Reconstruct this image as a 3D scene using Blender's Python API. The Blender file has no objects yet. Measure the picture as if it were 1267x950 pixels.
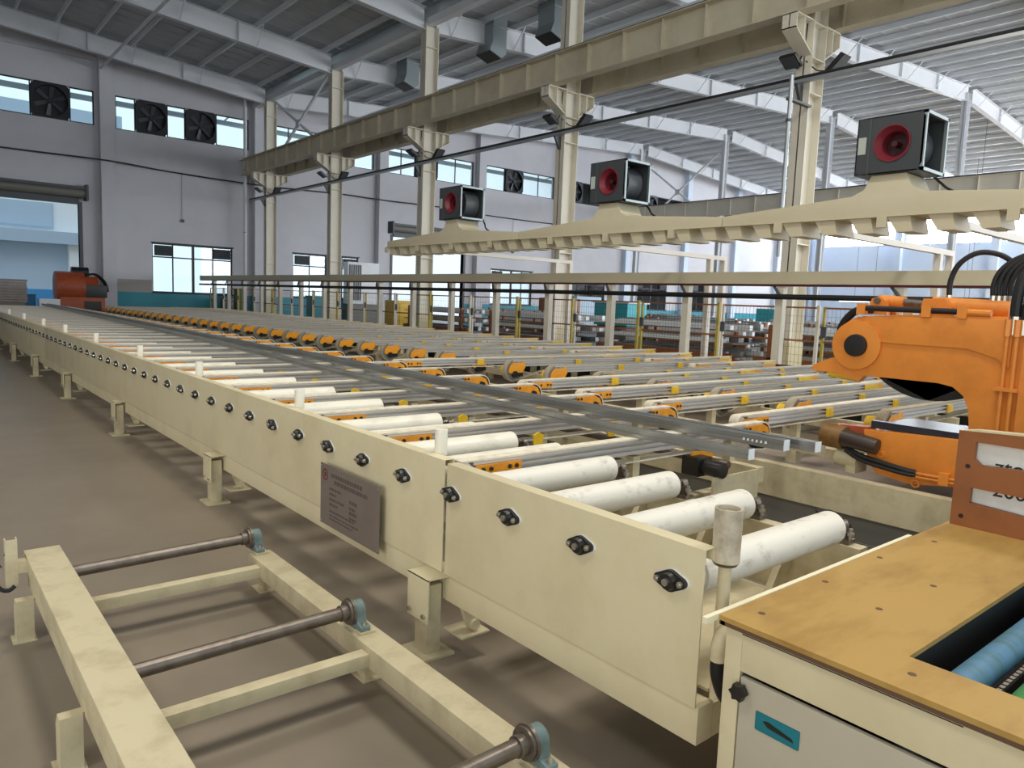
import bpy, bmesh, math, random
from mathutils import Vector, Matrix
random.seed(7)
S = bpy.context.scene
COL = S.collection

# ---------------------------------------------------------------- camera
# x = across the roller lines (to the far right), y = along the lines (to the far left), z = up
cd = bpy.data.cameras.new('camera')
cd.sensor_fit = 'HORIZONTAL'; cd.sensor_width = 36.0
cd.lens = 912.5 / 1267 * 36.0
cd.clip_start = 0.05; cd.clip_end = 400
cam = bpy.data.objects.new('camera', cd); COL.objects.link(cam)
Rr = Vector((0.76962383, -0.63731593, 0.03882731))
Uu = Vector((0.04101809, 0.11003516, 0.99308095))
Ff = Vector((0.63717868, 0.76270615, -0.11082716))
cam.matrix_world = Matrix(((Rr.x, Uu.x, -Ff.x, 0), (Rr.y, Uu.y, -Ff.y, 0), (Rr.z, Uu.z, -Ff.z, 1.65), (0, 0, 0, 1)))
S.camera = cam

# ---------------------------------------------------------------- world, lights, exposure
w = bpy.data.worlds.new('overcast_sky'); S.world = w; w.use_nodes = True
bg = w.node_tree.nodes['Background']
bg.inputs[0].default_value = (0.76, 0.90, 1.0, 1); bg.inputs[1].default_value = 1.15

def area(name, loc, aim, sx, sy, power, color, spread=3.14159):
    l = bpy.data.lights.new(name, 'AREA'); l.shape = 'RECTANGLE'; l.size = sx; l.size_y = sy
    l.energy = power; l.color = color; l.spread = spread
    o = bpy.data.objects.new(name, l); COL.objects.link(o); o.location = loc
    d = Vector(aim) - Vector(loc)
    o.rotation_euler = d.to_track_quat('-Z', 'Y').to_euler()
    return o
# high-bay lamps of the left bay (over and behind the camera) and of the right bay, plus added fill lights out of view
area('right_bay_fill', (44, -7.2, 5.0), (38, 20, 6.5), 38, 7, 3000, (0.93, 0.96, 1.0), 2.1)  # unseen fill added behind the right bay to brighten roof and rafters
area('panel_fill', (-11.5, -1.5, 3.2), (4, 3.5, 0.6), 11, 5.5, 900, (1.0, 0.97, 0.90))  # unseen fill added on the left to brighten the conveyor side panels
for lx, ly, pw in ((-4, 2, 180), (3, 1.5, 260), (9, 0.5, 360), (16, -1.5, 520), (24, -2, 560), (-5, 9, 130), (3, 7.5, 200), (33, 0, 800), (43, 2, 1100), (52, 5, 1900), (60, 9, 2200)):  # the two farthest right are fills added to brighten the right wall
    area('high_bay_and_fill_lamp', (lx, ly, 9.7), (lx, ly + 0.001, 0), 1.6, 1.6, pw, (1.0, 0.95, 0.86))
S.view_settings.view_transform = 'Standard'; S.view_settings.look = 'None'
S.view_settings.exposure = 0.13; S.view_settings.gamma = 1.0
try: S.view_settings.use_curve_mapping = False
except Exception: pass
S.cycles.use_denoising = True
S.cycles.max_bounces = 8; S.cycles.diffuse_bounces = 5; S.cycles.transparent_max_bounces = 16
S.cycles.sample_clamp_indirect = 6.0

# ---------------------------------------------------------------- materials
def lin(c):
    return tuple((v / 255 / 12.92) if v / 255 <= 0.04045 else ((v / 255 + 0.055) / 1.055) ** 2.4 for v in c) + (1,)
def mat(name, rgb, rough=0.55, metal=0.0, dirt=None, dscale=3.0, damt=0.4, stretch=(1, 1, 1), bump=0.0, bscale=60, spec=0.5, alpha=None, dmin=0.45, dmax=0.7):
    m = bpy.data.materials.new(name); m.use_nodes = True
    nt = m.node_tree; n = nt.nodes; b = n['Principled BSDF']
    b.inputs['Base Color'].default_value = lin(rgb); b.inputs['Roughness'].default_value = rough
    b.inputs['Metallic'].default_value = metal
    b.inputs['Specular IOR Level'].default_value = spec
    if dirt or bump:
        tc = n.new('ShaderNodeTexCoord'); mp = n.new('ShaderNodeMapping'); mp.inputs['Scale'].default_value = stretch
        nt.links.new(tc.outputs['Object'], mp.inputs[0])
    if dirt:
        no = n.new('ShaderNodeTexNoise'); no.inputs['Scale'].default_value = dscale; no.inputs['Detail'].default_value = 7; no.inputs['Roughness'].default_value = 0.65
        nt.links.new(mp.outputs[0], no.inputs['Vector'])
        mr = n.new('ShaderNodeMapRange'); mr.inputs[1].default_value = dmin; mr.inputs[2].default_value = dmax; mr.inputs[3].default_value = 0; mr.inputs[4].default_value = damt
        nt.links.new(no.outputs[0], mr.inputs[0])
        mx = n.new('ShaderNodeMix'); mx.data_type = 'RGBA'
        mx.inputs[6].default_value = lin(rgb); mx.inputs[7].default_value = lin(dirt)
        nt.links.new(mr.outputs[0], mx.inputs[0]); nt.links.new(mx.outputs[2], b.inputs['Base Color'])
    if bump:
        nb = n.new('ShaderNodeTexNoise'); nb.inputs['Scale'].default_value = bscale; nb.inputs['Detail'].default_value = 4
        nt.links.new(mp.outputs[0], nb.inputs['Vector'])
        bp = n.new('ShaderNodeBump'); bp.inputs['Strength'].default_value = bump; bp.inputs['Distance'].default_value = 0.01
        nt.links.new(nb.outputs[0], bp.inputs['Height']); nt.links.new(bp.outputs[0], b.inputs['Normal'])
    return m
def emis(name, rgb, k):
    m = bpy.data.materials.new(name); m.use_nodes = True
    b = m.node_tree.nodes['Principled BSDF']
    b.inputs['Emission Color'].default_value = lin(rgb); b.inputs['Emission Strength'].default_value = k
    b.inputs['Base Color'].default_value = lin(rgb)
    return m
def glassmat():
    m = bpy.data.materials.new('window_glass'); m.use_nodes = True
    nt = m.node_tree; n = nt.nodes; n.remove(n['Principled BSDF'])
    t = n.new('ShaderNodeBsdfTransparent'); t.inputs[0].default_value = (0.93, 0.97, 0.98, 1)
    g = n.new('ShaderNodeBsdfGlossy'); g.inputs['Roughness'].default_value = 0.05
    fr = n.new('ShaderNodeFresnel'); fr.inputs[0].default_value = 1.45
    mx = n.new('ShaderNodeMixShader'); nt.links.new(fr.outputs[0], mx.inputs[0]); nt.links.new(t.outputs[0], mx.inputs[1]); nt.links.new(g.outputs[0], mx.inputs[2])
    nt.links.new(mx.outputs[0], n['Material Output'].inputs[0])
    return m
CREAM = mat('cream_paint', (214, 202, 166), 0.42, dirt=(176, 158, 118), dscale=2.2, damt=0.32)
CREAM_D = mat('dusty_cream_paint', (202, 190, 156), 0.55, dirt=(140, 122, 88), dscale=5, damt=0.5, bump=0.08, bscale=25)
CREAM_S = mat('column_cream_paint', (220, 213, 196), 0.5, dirt=(190, 181, 162), dscale=1.5, damt=0.3)
GIRD = mat('crane_beam_paint', (204, 195, 172), 0.5, dirt=(170, 156, 128), dscale=1.2, damt=0.5)
DUCTM = mat('duct_paint', (200, 190, 162), 0.45, dirt=(184, 172, 138), dscale=1.2, damt=0.4)
ROLL = mat('white_roller', (236, 230, 212), 0.38, dirt=(170, 152, 120), dscale=9, damt=0.4, stretch=(0.5, 1, 1), dmin=0.52, dmax=0.75)
ROLL_D = mat('scuffed_roller', (228, 222, 208), 0.5, dirt=(140, 128, 110), dscale=14, damt=0.6, stretch=(0.7, 1, 1), dmin=0.55, dmax=0.75)
BLACK = mat('black_casting', (26, 24, 22), 0.38, spec=0.6)
RUBBER = mat('black_rubber', (20, 20, 21), 0.55)
BLACKW = mat('dark_fan_paint', (20, 22, 30), 0.5)
STEEL = mat('dull_steel', (126, 116, 106), 0.38, 0.75, dirt=(80, 68, 58), dscale=14, damt=0.6)
BOLT = mat('zinc_bolt', (190, 186, 176), 0.32, 0.9)
ALU = mat('extruded_aluminium', (204, 200, 194), 0.35, 0.45, dirt=(166, 158, 148), dscale=5, damt=0.4, stretch=(0.1, 1, 1))
PROF = mat('profile_aluminium', (172, 174, 174), 0.33, 0.9, dirt=(126, 128, 130), dscale=3, damt=0.5, stretch=(1, 0.08, 1))
FELT = mat('felt_belt', (224, 214, 192), 0.9, dirt=(166, 152, 128), dscale=12, damt=0.5, bump=0.15, bscale=140)
GFELT = mat('grey_felt', (172, 160, 136), 0.9, dirt=(120, 108, 88), dscale=14, damt=0.6, bump=0.15, bscale=140)
ORANGE = mat('orange_paint', (224, 138, 52), 0.42, dirt=(182, 104, 36), dscale=4, damt=0.45)
ORANGE2 = mat('bracket_orange', (236, 156, 28), 0.45, dirt=(176, 104, 20), dscale=9, damt=0.5)
RUSTOR = mat('rust_orange_paint', (170, 78, 40), 0.5, dirt=(112, 50, 30), dscale=5, damt=0.6)
YELLOW = mat('yellow_paint', (232, 188, 36), 0.45, dirt=(160, 120, 26), dscale=8, damt=0.4)
FENY = mat('fence_yellow', (186, 166, 64), 0.5, dirt=(140, 122, 44), dscale=6, damt=0.5)
BROWN = mat('brown_plate', (146, 88, 46), 0.5, dirt=(120, 70, 36), dscale=5, damt=0.6)
PLYM = mat('plywood', (178, 142, 76), 0.5, dirt=(142, 102, 44), dscale=5, damt=0.75, stretch=(0.35, 1, 1), bump=0.05)
PLYE = mat('plywood_edge', (96, 70, 48), 0.7)
PAPER = mat('white_board', (226, 226, 220), 0.6, dirt=(190, 188, 180), dscale=6, damt=0.4)
TEAL = mat('teal_plastic', (22, 116, 128), 0.35)
TEALW = mat('teal_wall_paint', (48, 140, 156), 0.5)
TEALB = mat('teal_cabinet', (60, 176, 186), 0.5)
BLUEB = mat('bearing_blue_grey', (112, 132, 130), 0.5, dirt=(80, 84, 78), dscale=20, damt=0.5)
PLATE = mat('nameplate_metal', (136, 124, 116), 0.42, 0.35, dirt=(112, 100, 94), dscale=5, damt=0.4)
PLTXT = mat('nameplate_print', (84, 74, 70), 0.5)
DOORM = mat('cabinet_door', (186, 178, 158), 0.45, dirt=(168, 158, 138), dscale=2, damt=0.3)
GRN = mat('green_sleeve', (62, 134, 62), 0.6, dirt=(50, 96, 96), dscale=6, damt=0.6, stretch=(3, 1, 1))
BLU = mat('blue_sleeve', (78, 122, 150), 0.6, dirt=(60, 96, 92), dscale=6, damt=0.8, stretch=(3, 1, 1))
FLOOR = mat('polished_concrete', (136, 124, 108), 0.42, dirt=(112, 101, 88), dscale=1.1, damt=0.55, bump=0.02, bscale=30, dmin=0.4)
WALL = mat('grey_white_plaster', (206, 205, 210), 0.8, dirt=(184, 183, 188), dscale=0.5, damt=0.35)
WALLB = mat('pale_blue_panel', (206, 219, 236), 0.7, dirt=(190, 204, 224), dscale=0.4, damt=0.3)
ROOF = mat('roof_sheet', (188, 192, 196), 0.5, 0.0, dirt=(166, 170, 174), dscale=0.8, damt=0.4)
PURL = mat('galvanised_purlin', (222, 226, 230), 0.4, 0.1)
RAFT = mat('white_rafter_paint', (216, 218, 222), 0.5, dirt=(196, 198, 202), dscale=0.8, damt=0.3)
GALV = mat('galvanised_steel', (176, 180, 182), 0.35, 0.7)
GALVD = mat('galvanised_duct', (150, 160, 162), 0.4, 0.6)
GREYD = mat('dark_grey_paint', (74, 78, 82), 0.45)
FANBOX = mat('fan_housing_paint', (60, 64, 66), 0.42)
REDM = mat('red_inlet_paint', (120, 34, 46), 0.45)
REDD = mat('dark_red_paint', (100, 36, 38), 0.5)
DKRED = mat('fan_shadow_red', (60, 14, 22), 0.5)
STICK = mat('rating_sticker', (170, 178, 168), 0.6)
GREYB = mat('grey_machine_paint', (118, 116, 108), 0.5)
WHITEB = mat('white_paint', (232, 234, 236), 0.5)
BLUEW = mat('blue_wall_paint', (70, 150, 206), 0.6)
SKYW = mat('pale_facade', (186, 206, 222), 0.7)
FACW = mat('white_facade', (240, 246, 246), 0.7)
TAUPE = mat('stacked_steel', (146, 134, 124), 0.5, dirt=(104, 94, 86), dscale=4, damt=0.5)
TILE = mat('grey_tile', (168, 160, 154), 0.5)
CHAR = mat('charcoal_wire', (40, 40, 42), 0.5)
GANT = mat('gantry_off_white', (222, 213, 202), 0.5)
LAMP = emis('lamp_glow', (255, 250, 240), 6.0)
SKYP = emis('bright_daylight_glazing', (240, 247, 255), 22.0)
GLASS = glassmat()
INK = mat('black_marker', (40, 40, 44), 0.6)

# ---------------------------------------------------------------- mesh building
class MB:
    def __init__(s): s.v = []; s.f = []
    def add(s, vs, fs):
        o = len(s.v); s.v += [tuple(p) for p in vs]; s.f += [[i + o for i in f] for f in fs]; return s
    def box(s, x0, x1, y0, y1, z0, z1):
        return s.add([(x0, y0, z0), (x1, y0, z0), (x1, y1, z0), (x0, y1, z0), (x0, y0, z1), (x1, y0, z1), (x1, y1, z1), (x0, y1, z1)],
                     [(3, 2, 1, 0), (4, 5, 6, 7), (0, 1, 5, 4), (1, 2, 6, 5), (2, 3, 7, 6), (3, 0, 4, 7)])
    def prism(s, pts, ax, a0, a1):
        def P(p, a): return {'x': (a, p[0], p[1]), 'y': (p[0], a, p[1]), 'z': (p[0], p[1], a)}[ax]
        n = len(pts)
        return s.add([P(p, a0) for p in pts] + [P(p, a1) for p in pts],
                     [list(range(n))[::-1], list(range(n, 2 * n))] + [[i, (i + 1) % n, n + (i + 1) % n, n + i] for i in range(n)])
    def ribbon(s, pts, t, ax, a0, a1, closed=False):
        # a strip of thickness t following a 2D path, extruded along ax
        n = len(pts); out = []; inn = []
        for i, p in enumerate(pts):
            a = pts[(i - 1) % n] if (closed or i) else p; b = pts[(i + 1) % n] if (closed or i < n - 1) else p
            dx, dy = b[0] - a[0], b[1] - a[1]; L = math.hypot(dx, dy) or 1
            nx, ny = -dy / L * t / 2, dx / L * t / 2
            out.append((p[0] + nx, p[1] + ny)); inn.append((p[0] - nx, p[1] - ny))
        m = n if closed else n - 1
        for i in range(m):
            j = (i + 1) % n
            s.prism([out[i], out[j], inn[j], inn[i]], ax, a0, a1)
        return s
    def cyl(s, p0, p1, r0, r1=None, n=16, caps=True):
        p0 = Vector(p0); p1 = Vector(p1); r1 = r0 if r1 is None else r1
        d = (p1 - p0).normalized(); u = d.orthogonal().normalized(); v = d.cross(u)
        vs = []
        for p, r in ((p0, r0), (p1, r1)):
            vs += [p + (u * math.cos(6.28318530718 * i / n) + v * math.sin(6.28318530718 * i / n)) * r for i in range(n)]
        fs = [[i, (i + 1) % n, n + (i + 1) % n, n + i] for i in range(n)]
        if caps: fs += [list(range(n))[::-1], list(range(n, 2 * n))]
        return s.add(vs, fs)
    def ring(s, c, ax, ro, ri, h, n=24):
        # a flat annulus of height h along the axis letter ax
        a, b = {'x': (1, 2), 'y': (0, 2), 'z': (0, 1)}[ax]; k = 'xyz'.index(ax); vs = []
        for off, r in ((0, ro), (0, ri), (h, ro), (h, ri)):
            for i in range(n):
                p = list(c); p[k] += off; p[a] += r * math.cos(6.2831853 * i / n); p[b] += r * math.sin(6.2831853 * i / n); vs.append(p)
        fs = []
        for i in range(n):
            j = (i + 1) % n
            fs += [[i, j, n + j, n + i], [2 * n + i, 3 * n + i, 3 * n + j, 2 * n + j], [i, 2 * n + i, 2 * n + j, j], [n + i, n + j, 3 * n + j, 3 * n + i]]
        return s.add(vs, fs)
    def tube(s, pts, r, n=8):
        P = [Vector(p) for p in pts]; vs = []; u = None
        for i, p in enumerate(P):
            d = (P[min(i + 1, len(P) - 1)] - P[max(i - 1, 0)]).normalized()
            if u is None: u = d.orthogonal().normalized()
            u = (u - d * u.dot(d)).normalized(); v = d.cross(u)
            rr = r[i] if isinstance(r, (list, tuple)) else r
            vs += [p + (u * math.cos(6.2831853 * k / n) + v * math.sin(6.2831853 * k / n)) * rr for k in range(n)]
        fs = []
        for i in range(len(P) - 1):
            fs += [[i * n + k, i * n + (k + 1) % n, (i + 1) * n + (k + 1) % n, (i + 1) * n + k] for k in range(n)]
        fs += [list(range(n))[::-1], list(range((len(P) - 1) * n, len(P) * n))]
        return s.add(vs, fs)
    def beam(s, p0, p1, w, h):
        # rectangular bar between two points, w sideways, h upward
        p0 = Vector(p0); p1 = Vector(p1); d = (p1 - p0).normalized()
        up = Vector((0, 0, 1)) if abs(d.z) < 0.95 else Vector((0, 1, 0))
        sd = d.cross(up).normalized(); u2 = sd.cross(d)
        vs = []
        for p in (p0, p1):
            vs += [p + sd * a * w / 2 + u2 * b * h / 2 for a, b in ((-1, -1), (1, -1), (1, 1), (-1, 1))]
        return s.add(vs, [(0, 1, 2, 3), (7, 6, 5, 4), (0, 4, 5, 1), (1, 5, 6, 2), (2, 6, 7, 3), (3, 7, 4, 0)])
def smoothpath(pts, k=6):
    P = [Vector(p) for p in pts]; out = []
    for i in range(len(P) - 1):
        a = P[max(i - 1, 0)]; b = P[i]; c = P[i + 1]; d = P[min(i + 2, len(P) - 1)]
        for j in range(k):
            t = j / k
            out.append(0.5 * ((2 * b) + (c - a) * t + (2 * a - 5 * b + 4 * c - d) * t * t + (3 * b - a - 3 * c + d) * t ** 3))
    out.append(P[-1]); return out
def arc(cx, cy, r, a0, a1, n=10):
    return [(cx + r * math.cos(math.radians(a0 + (a1 - a0) * i / n)), cy + r * math.sin(math.radians(a0 + (a1 - a0) * i / n))) for i in range(n + 1)]
def mesh(name, mb, m, bevel=0.0):
    me = bpy.data.meshes.new(name)
    me.from_pydata(mb.v, [], mb.f)
    bm = bmesh.new(); bm.from_mesh(me)
    bmesh.ops.recalc_face_normals(bm, faces=bm.faces)
    if bevel:
        ed = [e for e in bm.edges if len(e.link_faces) == 2 and e.calc_face_angle(0) > 0.6]
        try: bmesh.ops.bevel(bm, geom=ed, offset=bevel, segments=2, affect='EDGES', profile=0.7)
        except Exception: pass
    bm.to_mesh(me); bm.free()
    for p in me.polygons: p.use_smooth = True
    try: me.set_sharp_from_angle(angle=math.radians(35))
    except Exception: pass
    me.materials.append(m)
    return me
def off(o):
    v = Vector((0, 0, 0))
    while o is not None: v += Vector(o.location); o = o.parent
    return v
def thing(name, label, cat, loc=(0, 0, 0), group=None):
    o = bpy.data.objects.new(name, None); COL.objects.link(o); o.location = loc; o.empty_display_size = 0.1
    o['label'] = label; o['category'] = cat
    if group: o['group'] = group
    return o
def tag(o, label, cat, group=None):
    o['label'] = label; o['category'] = cat
    if group: o['group'] = group
    return o
def part(name, mb, m, parent=None, label=None, kind=None, bevel=0.0, loc=None, local=False):
    """mb is in world coordinates unless local=True (then relative to loc in the parent's frame)"""
    if not local:
        o0 = off(parent) + (Vector(loc) if loc else Vector((0, 0, 0)))
        mb.v = [tuple(Vector(p) - o0) for p in mb.v]
    o = bpy.data.objects.new(name, mesh(name, mb, m, bevel)); COL.objects.link(o)
    if parent is not None: o.parent = parent
    if loc: o.location = loc
    if label: o['label'] = label
    if kind: o['kind'] = kind
    return o
def single(name, mb, m, label, cat, group=None, bevel=0.0):
    c = Vector(mb.v[0]); c = Vector((sum(p[0] for p in mb.v) / len(mb.v), sum(p[1] for p in mb.v) / len(mb.v), min(p[2] for p in mb.v)))
    return tag(part(name, mb, m, None, loc=tuple(c), bevel=bevel), label, cat, group)
def struct(name, mb, m, parent=None):
    o = part(name, mb, m, parent)
    if parent is None: o['kind'] = 'structure'
    return o
def dup(o, parent, loc):
    c = o.copy(); COL.objects.link(c); c.parent = parent; c.location = loc
    for ch in o.children:
        d = ch.copy(); COL.objects.link(d); d.parent = c
        for g in ch.children:
            e = g.copy(); COL.objects.link(e); e.parent = d
    return c
ORD = ['nearest', 'second', 'third', 'fourth', 'fifth', 'sixth', 'seventh', 'eighth', 'ninth', 'tenth', 'eleventh', 'twelfth', 'thirteenth', 'fourteenth', 'fifteenth', 'sixteenth', 'seventeenth', 'eighteenth', 'nineteenth', 'twentieth']

# ================================================================ LARGE STRUCTURE
YW = 37.6; XR = 68.0; XC = 14.0
# floor and ground outside
struct('floor', MB().box(-14, 76, -10, 62, -0.2, 0), FLOOR)
COLY = [8.0, 14.85, 21.7, 28.55, 35.4]

def walled(x0, x1, z0, z1, holes, ax, a0, a1):
    """wall panel with rectangular holes (u0,u1,z0,z1), cut into boxes"""
    mb = MB(); us = sorted(set([x0, x1] + [h[0] for h in holes] + [h[1] for h in holes]))
    for ua, ub in zip(us, us[1:]):
        zs = [z0]
        for h in sorted([h for h in holes if h[0] <= ua + 1e-6 and h[1] >= ub - 1e-6], key=lambda h: h[2]): zs += [h[2], h[3]]
        zs.append(z1)
        for k in range(0, len(zs), 2):
            if zs[k + 1] - zs[k] > 1e-4:
                if ax == 'x': mb.box(ua, ub, a0, a1, zs[k], zs[k + 1])
                else: mb.box(a0, a1, ua, ub, zs[k], zs[k + 1])
    return mb
PIL = [0.6, 7.4, 14.2, 21.2, 28.1, 34.9, 41.8, 48.7, 55.6, 62.4]
ZB0, ZB1 = 8.62, 10.07
holes = []
for a, b in zip(PIL, PIL[1:]): holes.append((a + 0.42, b - 0.42, ZB0, ZB1))
DOOR1 = (0.9, 6.3, 0.0, 5.25); DOOR2 = (22.05, 27.1, 0.0, 5.2)
LOW = [(9.25, 12.95, 1.45, 3.72), (16.1, 19.9, 1.45, 3.72), (29.3, 32.8, 1.45, 3.65), (36.2, 39.9, 1.45, 3.65), (43.2, 47.0, 1.45, 3.65), (50.1, 53.8, 1.45, 3.65)]
struct('wall_end', walled(-12, XR + 0.3, 0, 14.5, holes + [DOOR1, DOOR2] + LOW, 'x', YW, YW + 0.3), WALL)
struct('wall_right', walled(-9, YW, 0, 13.2, [(-8.5 + 7.5 * i, -8.5 + 7.5 * i + 6.9, 7.95, 10.9) for i in range(6)], 'y', XR, XR + 0.3), WALLB)
for i in range(6):
    y0 = -8.5 + 7.5 * i
    wr = struct('window_%d' % (30 + i), MB().box(XR + 0.05, XR + 0.12, y0, y0 + 6.9, 7.95, 10.9), SKYP)
    for k in range(5): part('glazing_bar', MB().box(XR - 0.02, XR + 0.06, y0 + 1.38 * k, y0 + 1.38 * k + 0.07, 7.95, 10.9), GALV, wr)
struct('wall_left', MB().box(-12.3, -12, -9, YW, 0, 13.5), WALL)
# pilasters of the end wall and of the right wall
for i, px in enumerate(PIL):
    struct('trim_%d' % (i + 1), MB().box(px - 0.27, px + 0.27, YW - 0.42, YW, 0, 12.3 if px < 20 else 12.6), WALL if px < 30 else WALLB)
for i in range(6):
    struct('trim_%d' % (i + 20), MB().box(XR - 0.5, XR, -1.3 + 7.5 * i, -0.7 + 7.5 * i, 0, 11.5), WALLB)
# string course under the eaves, dado band and tile band
struct('trim_40', MB().box(-12, 14.0, YW - 0.10, YW, 11.35, 11.55), WALL)
def dado(zs0, zs1, m, idx, skip):
    xs = [(-12, 0.9), (6.3, 22.05), (27.1, 60)]
    for k, (a, b) in enumerate(xs): struct('trim_%d' % (idx + k), MB().box(a, b, YW - 0.03, YW, zs0, zs1), m)
dado(0, 1.42, TEALW, 41, None)
struct('trim_47', MB().box(6.7, 9.2, YW - 0.025, YW, 1.42, 2.0), TILE)

# roof of two bays, valley over the column row
def zr(x): return 11.35 + (14 - x) * 0.09 if x < 14 else (11.35 + (x - 14) * 0.068 if x < 41 else 13.186 - (x - 41) * 0.068)
rf = MB()
for xa, xb in ((-12.3, 14), (14, 41), (41, XR + 0.3)):
    n = max(1, int((xb - xa) / 0.9))
    a, b = (xa, zr(xa)), (xb, zr(xb))
    rf.prism([a, b, (b[0], b[1] + 0.12), (a[0], a[1] + 0.12)], 'y', -9, YW + 0.3)
CEIL = struct('ceiling', rf, ROOF)
# purlins: one object each, children of the ceiling
def purl_mesh(y0, y1):
    return MB().prism([(-0.035, 0), (0.035, 0), (0.035, 0.018), (-0.017, 0.018), (-0.017, 0.19), (0.05, 0.19), (0.05, 0.208), (-0.035, 0.208)], 'y', y0, y1)
pm = mesh('purlin', purl_mesh(-9, YW), PURL)
x = -11.0
while x < XR - 0.3:
    if abs(x - 14) > 0.3:
        o = bpy.data.objects.new('purlin', pm); COL.objects.link(o); o.parent = CEIL
        o.location = (x, 0, zr(x) - 0.21 - (0.012 if x < 14 else 0.012)); 
    x += 1.36
# roof-sheet ribs running down the slope (seen from below as fine lines): joined
rb = MB()
for k in range(0, 62):
    y = -8.6 + k * 0.75
    for xa, xb in ((-12, 14), (14, 41), (41, XR)):
        a, b = (xa, zr(xa)), (xb, zr(xb))
        rb.prism([(a[0], a[1] - 0.02), (b[0], b[1] - 0.02), b, a], 'y', y, y + 0.06)
o = part('sheet_rib', rb, ROOF, CEIL); o['kind'] = 'stuff'
# rafters of each frame
def raftmb(xa, xb, dep, y, dx=0):
    mb = MB(); za, zb = zr(xa) - 0.22, zr(xb) - 0.22
    mb.prism([(xa, za), (xb, zb), (xb, zb - dep), (xa, za - dep)], 'y', y - 0.008, y + 0.008)
    for t in (0, dep - 0.02):
        mb.prism([(xa, za - t), (xb, zb - t), (xb, zb - t - 0.02), (xa, za - t - 0.02)], 'y', y - 0.125, y + 0.125)
    return mb
RAFY = COLY[:]
for i, y in enumerate(RAFY + [1.15]):
    for bay, (xa, xb) in enumerate(((-12, 13.75), (14.25, 40.7), (41.3, XR))):
        if y < 2 and bay == 2: continue
        where = ('over the left bay', 'between column row and ridge', 'beyond the ridge')[bay]
        t = thing('roof_rafter', 'white roof rafter %s, %s frame from the near end' % (where, (['second', 'third', 'fourth', 'fifth', 'sixth'] + ['nearest'])[i]), 'beam', ((xa + xb) / 2, y, zr((xa + xb) / 2) - 0.95), 'roof rafters')
        part('web_and_flanges', raftmb(xa, xb, 0.72, y), RAFT, t)
        n = 7
        for k in range(n + 1):
            xx = xa + (xb - xa) * k / n
            if 0 < k < n:
                part('splice_plate', MB().box(xx - 0.02, xx + 0.02, y - 0.12, y + 0.12, zr(xx) - 0.93, zr(xx) - 0.23), RAFT, t)
        if bay > 0 or True:
            k = 0; xx = math.ceil((xa + 0.5) / 1.36) * 1.36 - 11 % 1.36
            while xx < xb - 0.8 and y > 6:
                if xx > xa + 0.5:
                    part('flange_brace', MB().beam((xx, y - 0.02, zr(xx) - 0.90), (xx + 0.02, y - 0.62, zr(xx) - 0.24), 0.035, 0.035), RAFT, t)
                xx += 2.72
# eave struts along the column row, under the valley gutter
t = thing('eave_strut', 'long grey tie beam under the valley gutter along the column row', 'beam', (XC, 14, 10.9))
part('tube', MB().box(13.88, 14.12, -6, 37.3, 10.62, 10.86), RAFT, t)
part('valley_gutter', MB().box(13.75, 14.25, -8, 37.5, 11.05, 11.16), GALVD, t)
t = thing('tie_pipe', 'thin grey tie pipe through the rafters right of the column row', 'pipe', (18.4, 14, 10.6))
part('pipe', MB().cyl((18.4, -6, 10.55), (18.4, 37.3, 10.55), 0.075, n=10), RAFT, t)
t = thing('tie_pipe', 'thin grey tie pipe across the rafters of the left bay', 'pipe', (7.0, 14, 10.9))
part('pipe', MB().cyl((7.2, -6, 11.0), (7.2, 37.3, 11.0), 0.06, n=10), RAFT, t)

# ---- columns
def hcol(name, label, x, y, z1, bracket=True, dx=0.25, wy=0.16, m=CREAM_S):
    t = thing(name, label, 'column', (x, y, 0), 'steel columns')
    mb = MB()
    mb.box(x - dx, x - dx + 0.018, y - wy, y + wy, 0, z1); mb.box(x + dx - 0.018, x + dx, y - wy, y + wy, 0, z1)
    mb.box(x - dx, x + dx, y - 0.012, y + 0.012, 0, z1)
    part('shaft', mb, m, t)
    part('base_plate', MB().box(x - dx - 0.08, x + dx + 0.08, y - wy - 0.08, y + wy + 0.08, 0, 0.03), m, t)
    part('shoe', MB().box(x - dx - 0.02, x + dx + 0.02, y - wy - 0.02, y + wy + 0.02, 0.0, 1.05), CREAM, t)
    for z in (3.0, 5.9, 6.55, 7.2, 9.9):
        if z < z1: part('stiffener', MB().box(x - dx + 0.01, x + dx - 0.01, y - wy + 0.01, y + wy - 0.01, z, z + 0.02), m, t)
    if bracket:
        for s in (-1, 1):
            L = 0.62 if s < 0 else 0.55
            xa, xb = x + s * dx, x + s * (dx + L)
            b = MB()
            b.prism([(xa, 7.24), (xb, 7.24), (xb, 6.98), (xa, 6.62)], 'y', y - 0.01, y + 0.01)
            lo, hi = min(xa, xb), max(xa, xb)
            b.box(lo, hi, y - 0.15, y + 0.15, 7.22, 7.245)
            b.prism([(xa, 6.62), (xb, 6.98), (xb, 6.955), (xa, 6.595)], 'y', y - 0.15, y + 0.15)
            b.box(min(xb, xb - s * 0.02), max(xb, xb - s * 0.02), y - 0.15, y + 0.15, 6.955, 7.24)
            br = part('bracket', b, m, t)
            xm = x + s * (dx + L * 0.5)
            part('web_stiffener', MB().box(xm - 0.01, xm + 0.01, y - 0.14, y + 0.14, 6.8, 7.23), m, br)
    return t
for i, y in enumerate(COLY):
    hcol('steel_column', 'cream steel H column under the crane beam, %s from the near end' % ORD[i], XC, y, 10.6)
for i, y in enumerate(COLY[1:]):
    hcol('steel_column', 'slim grey ridge column far behind the duct, %s from the near end' % ORD[i], 40.6, y, 12.6, False, 0.2, 0.14, RAFT)
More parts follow.
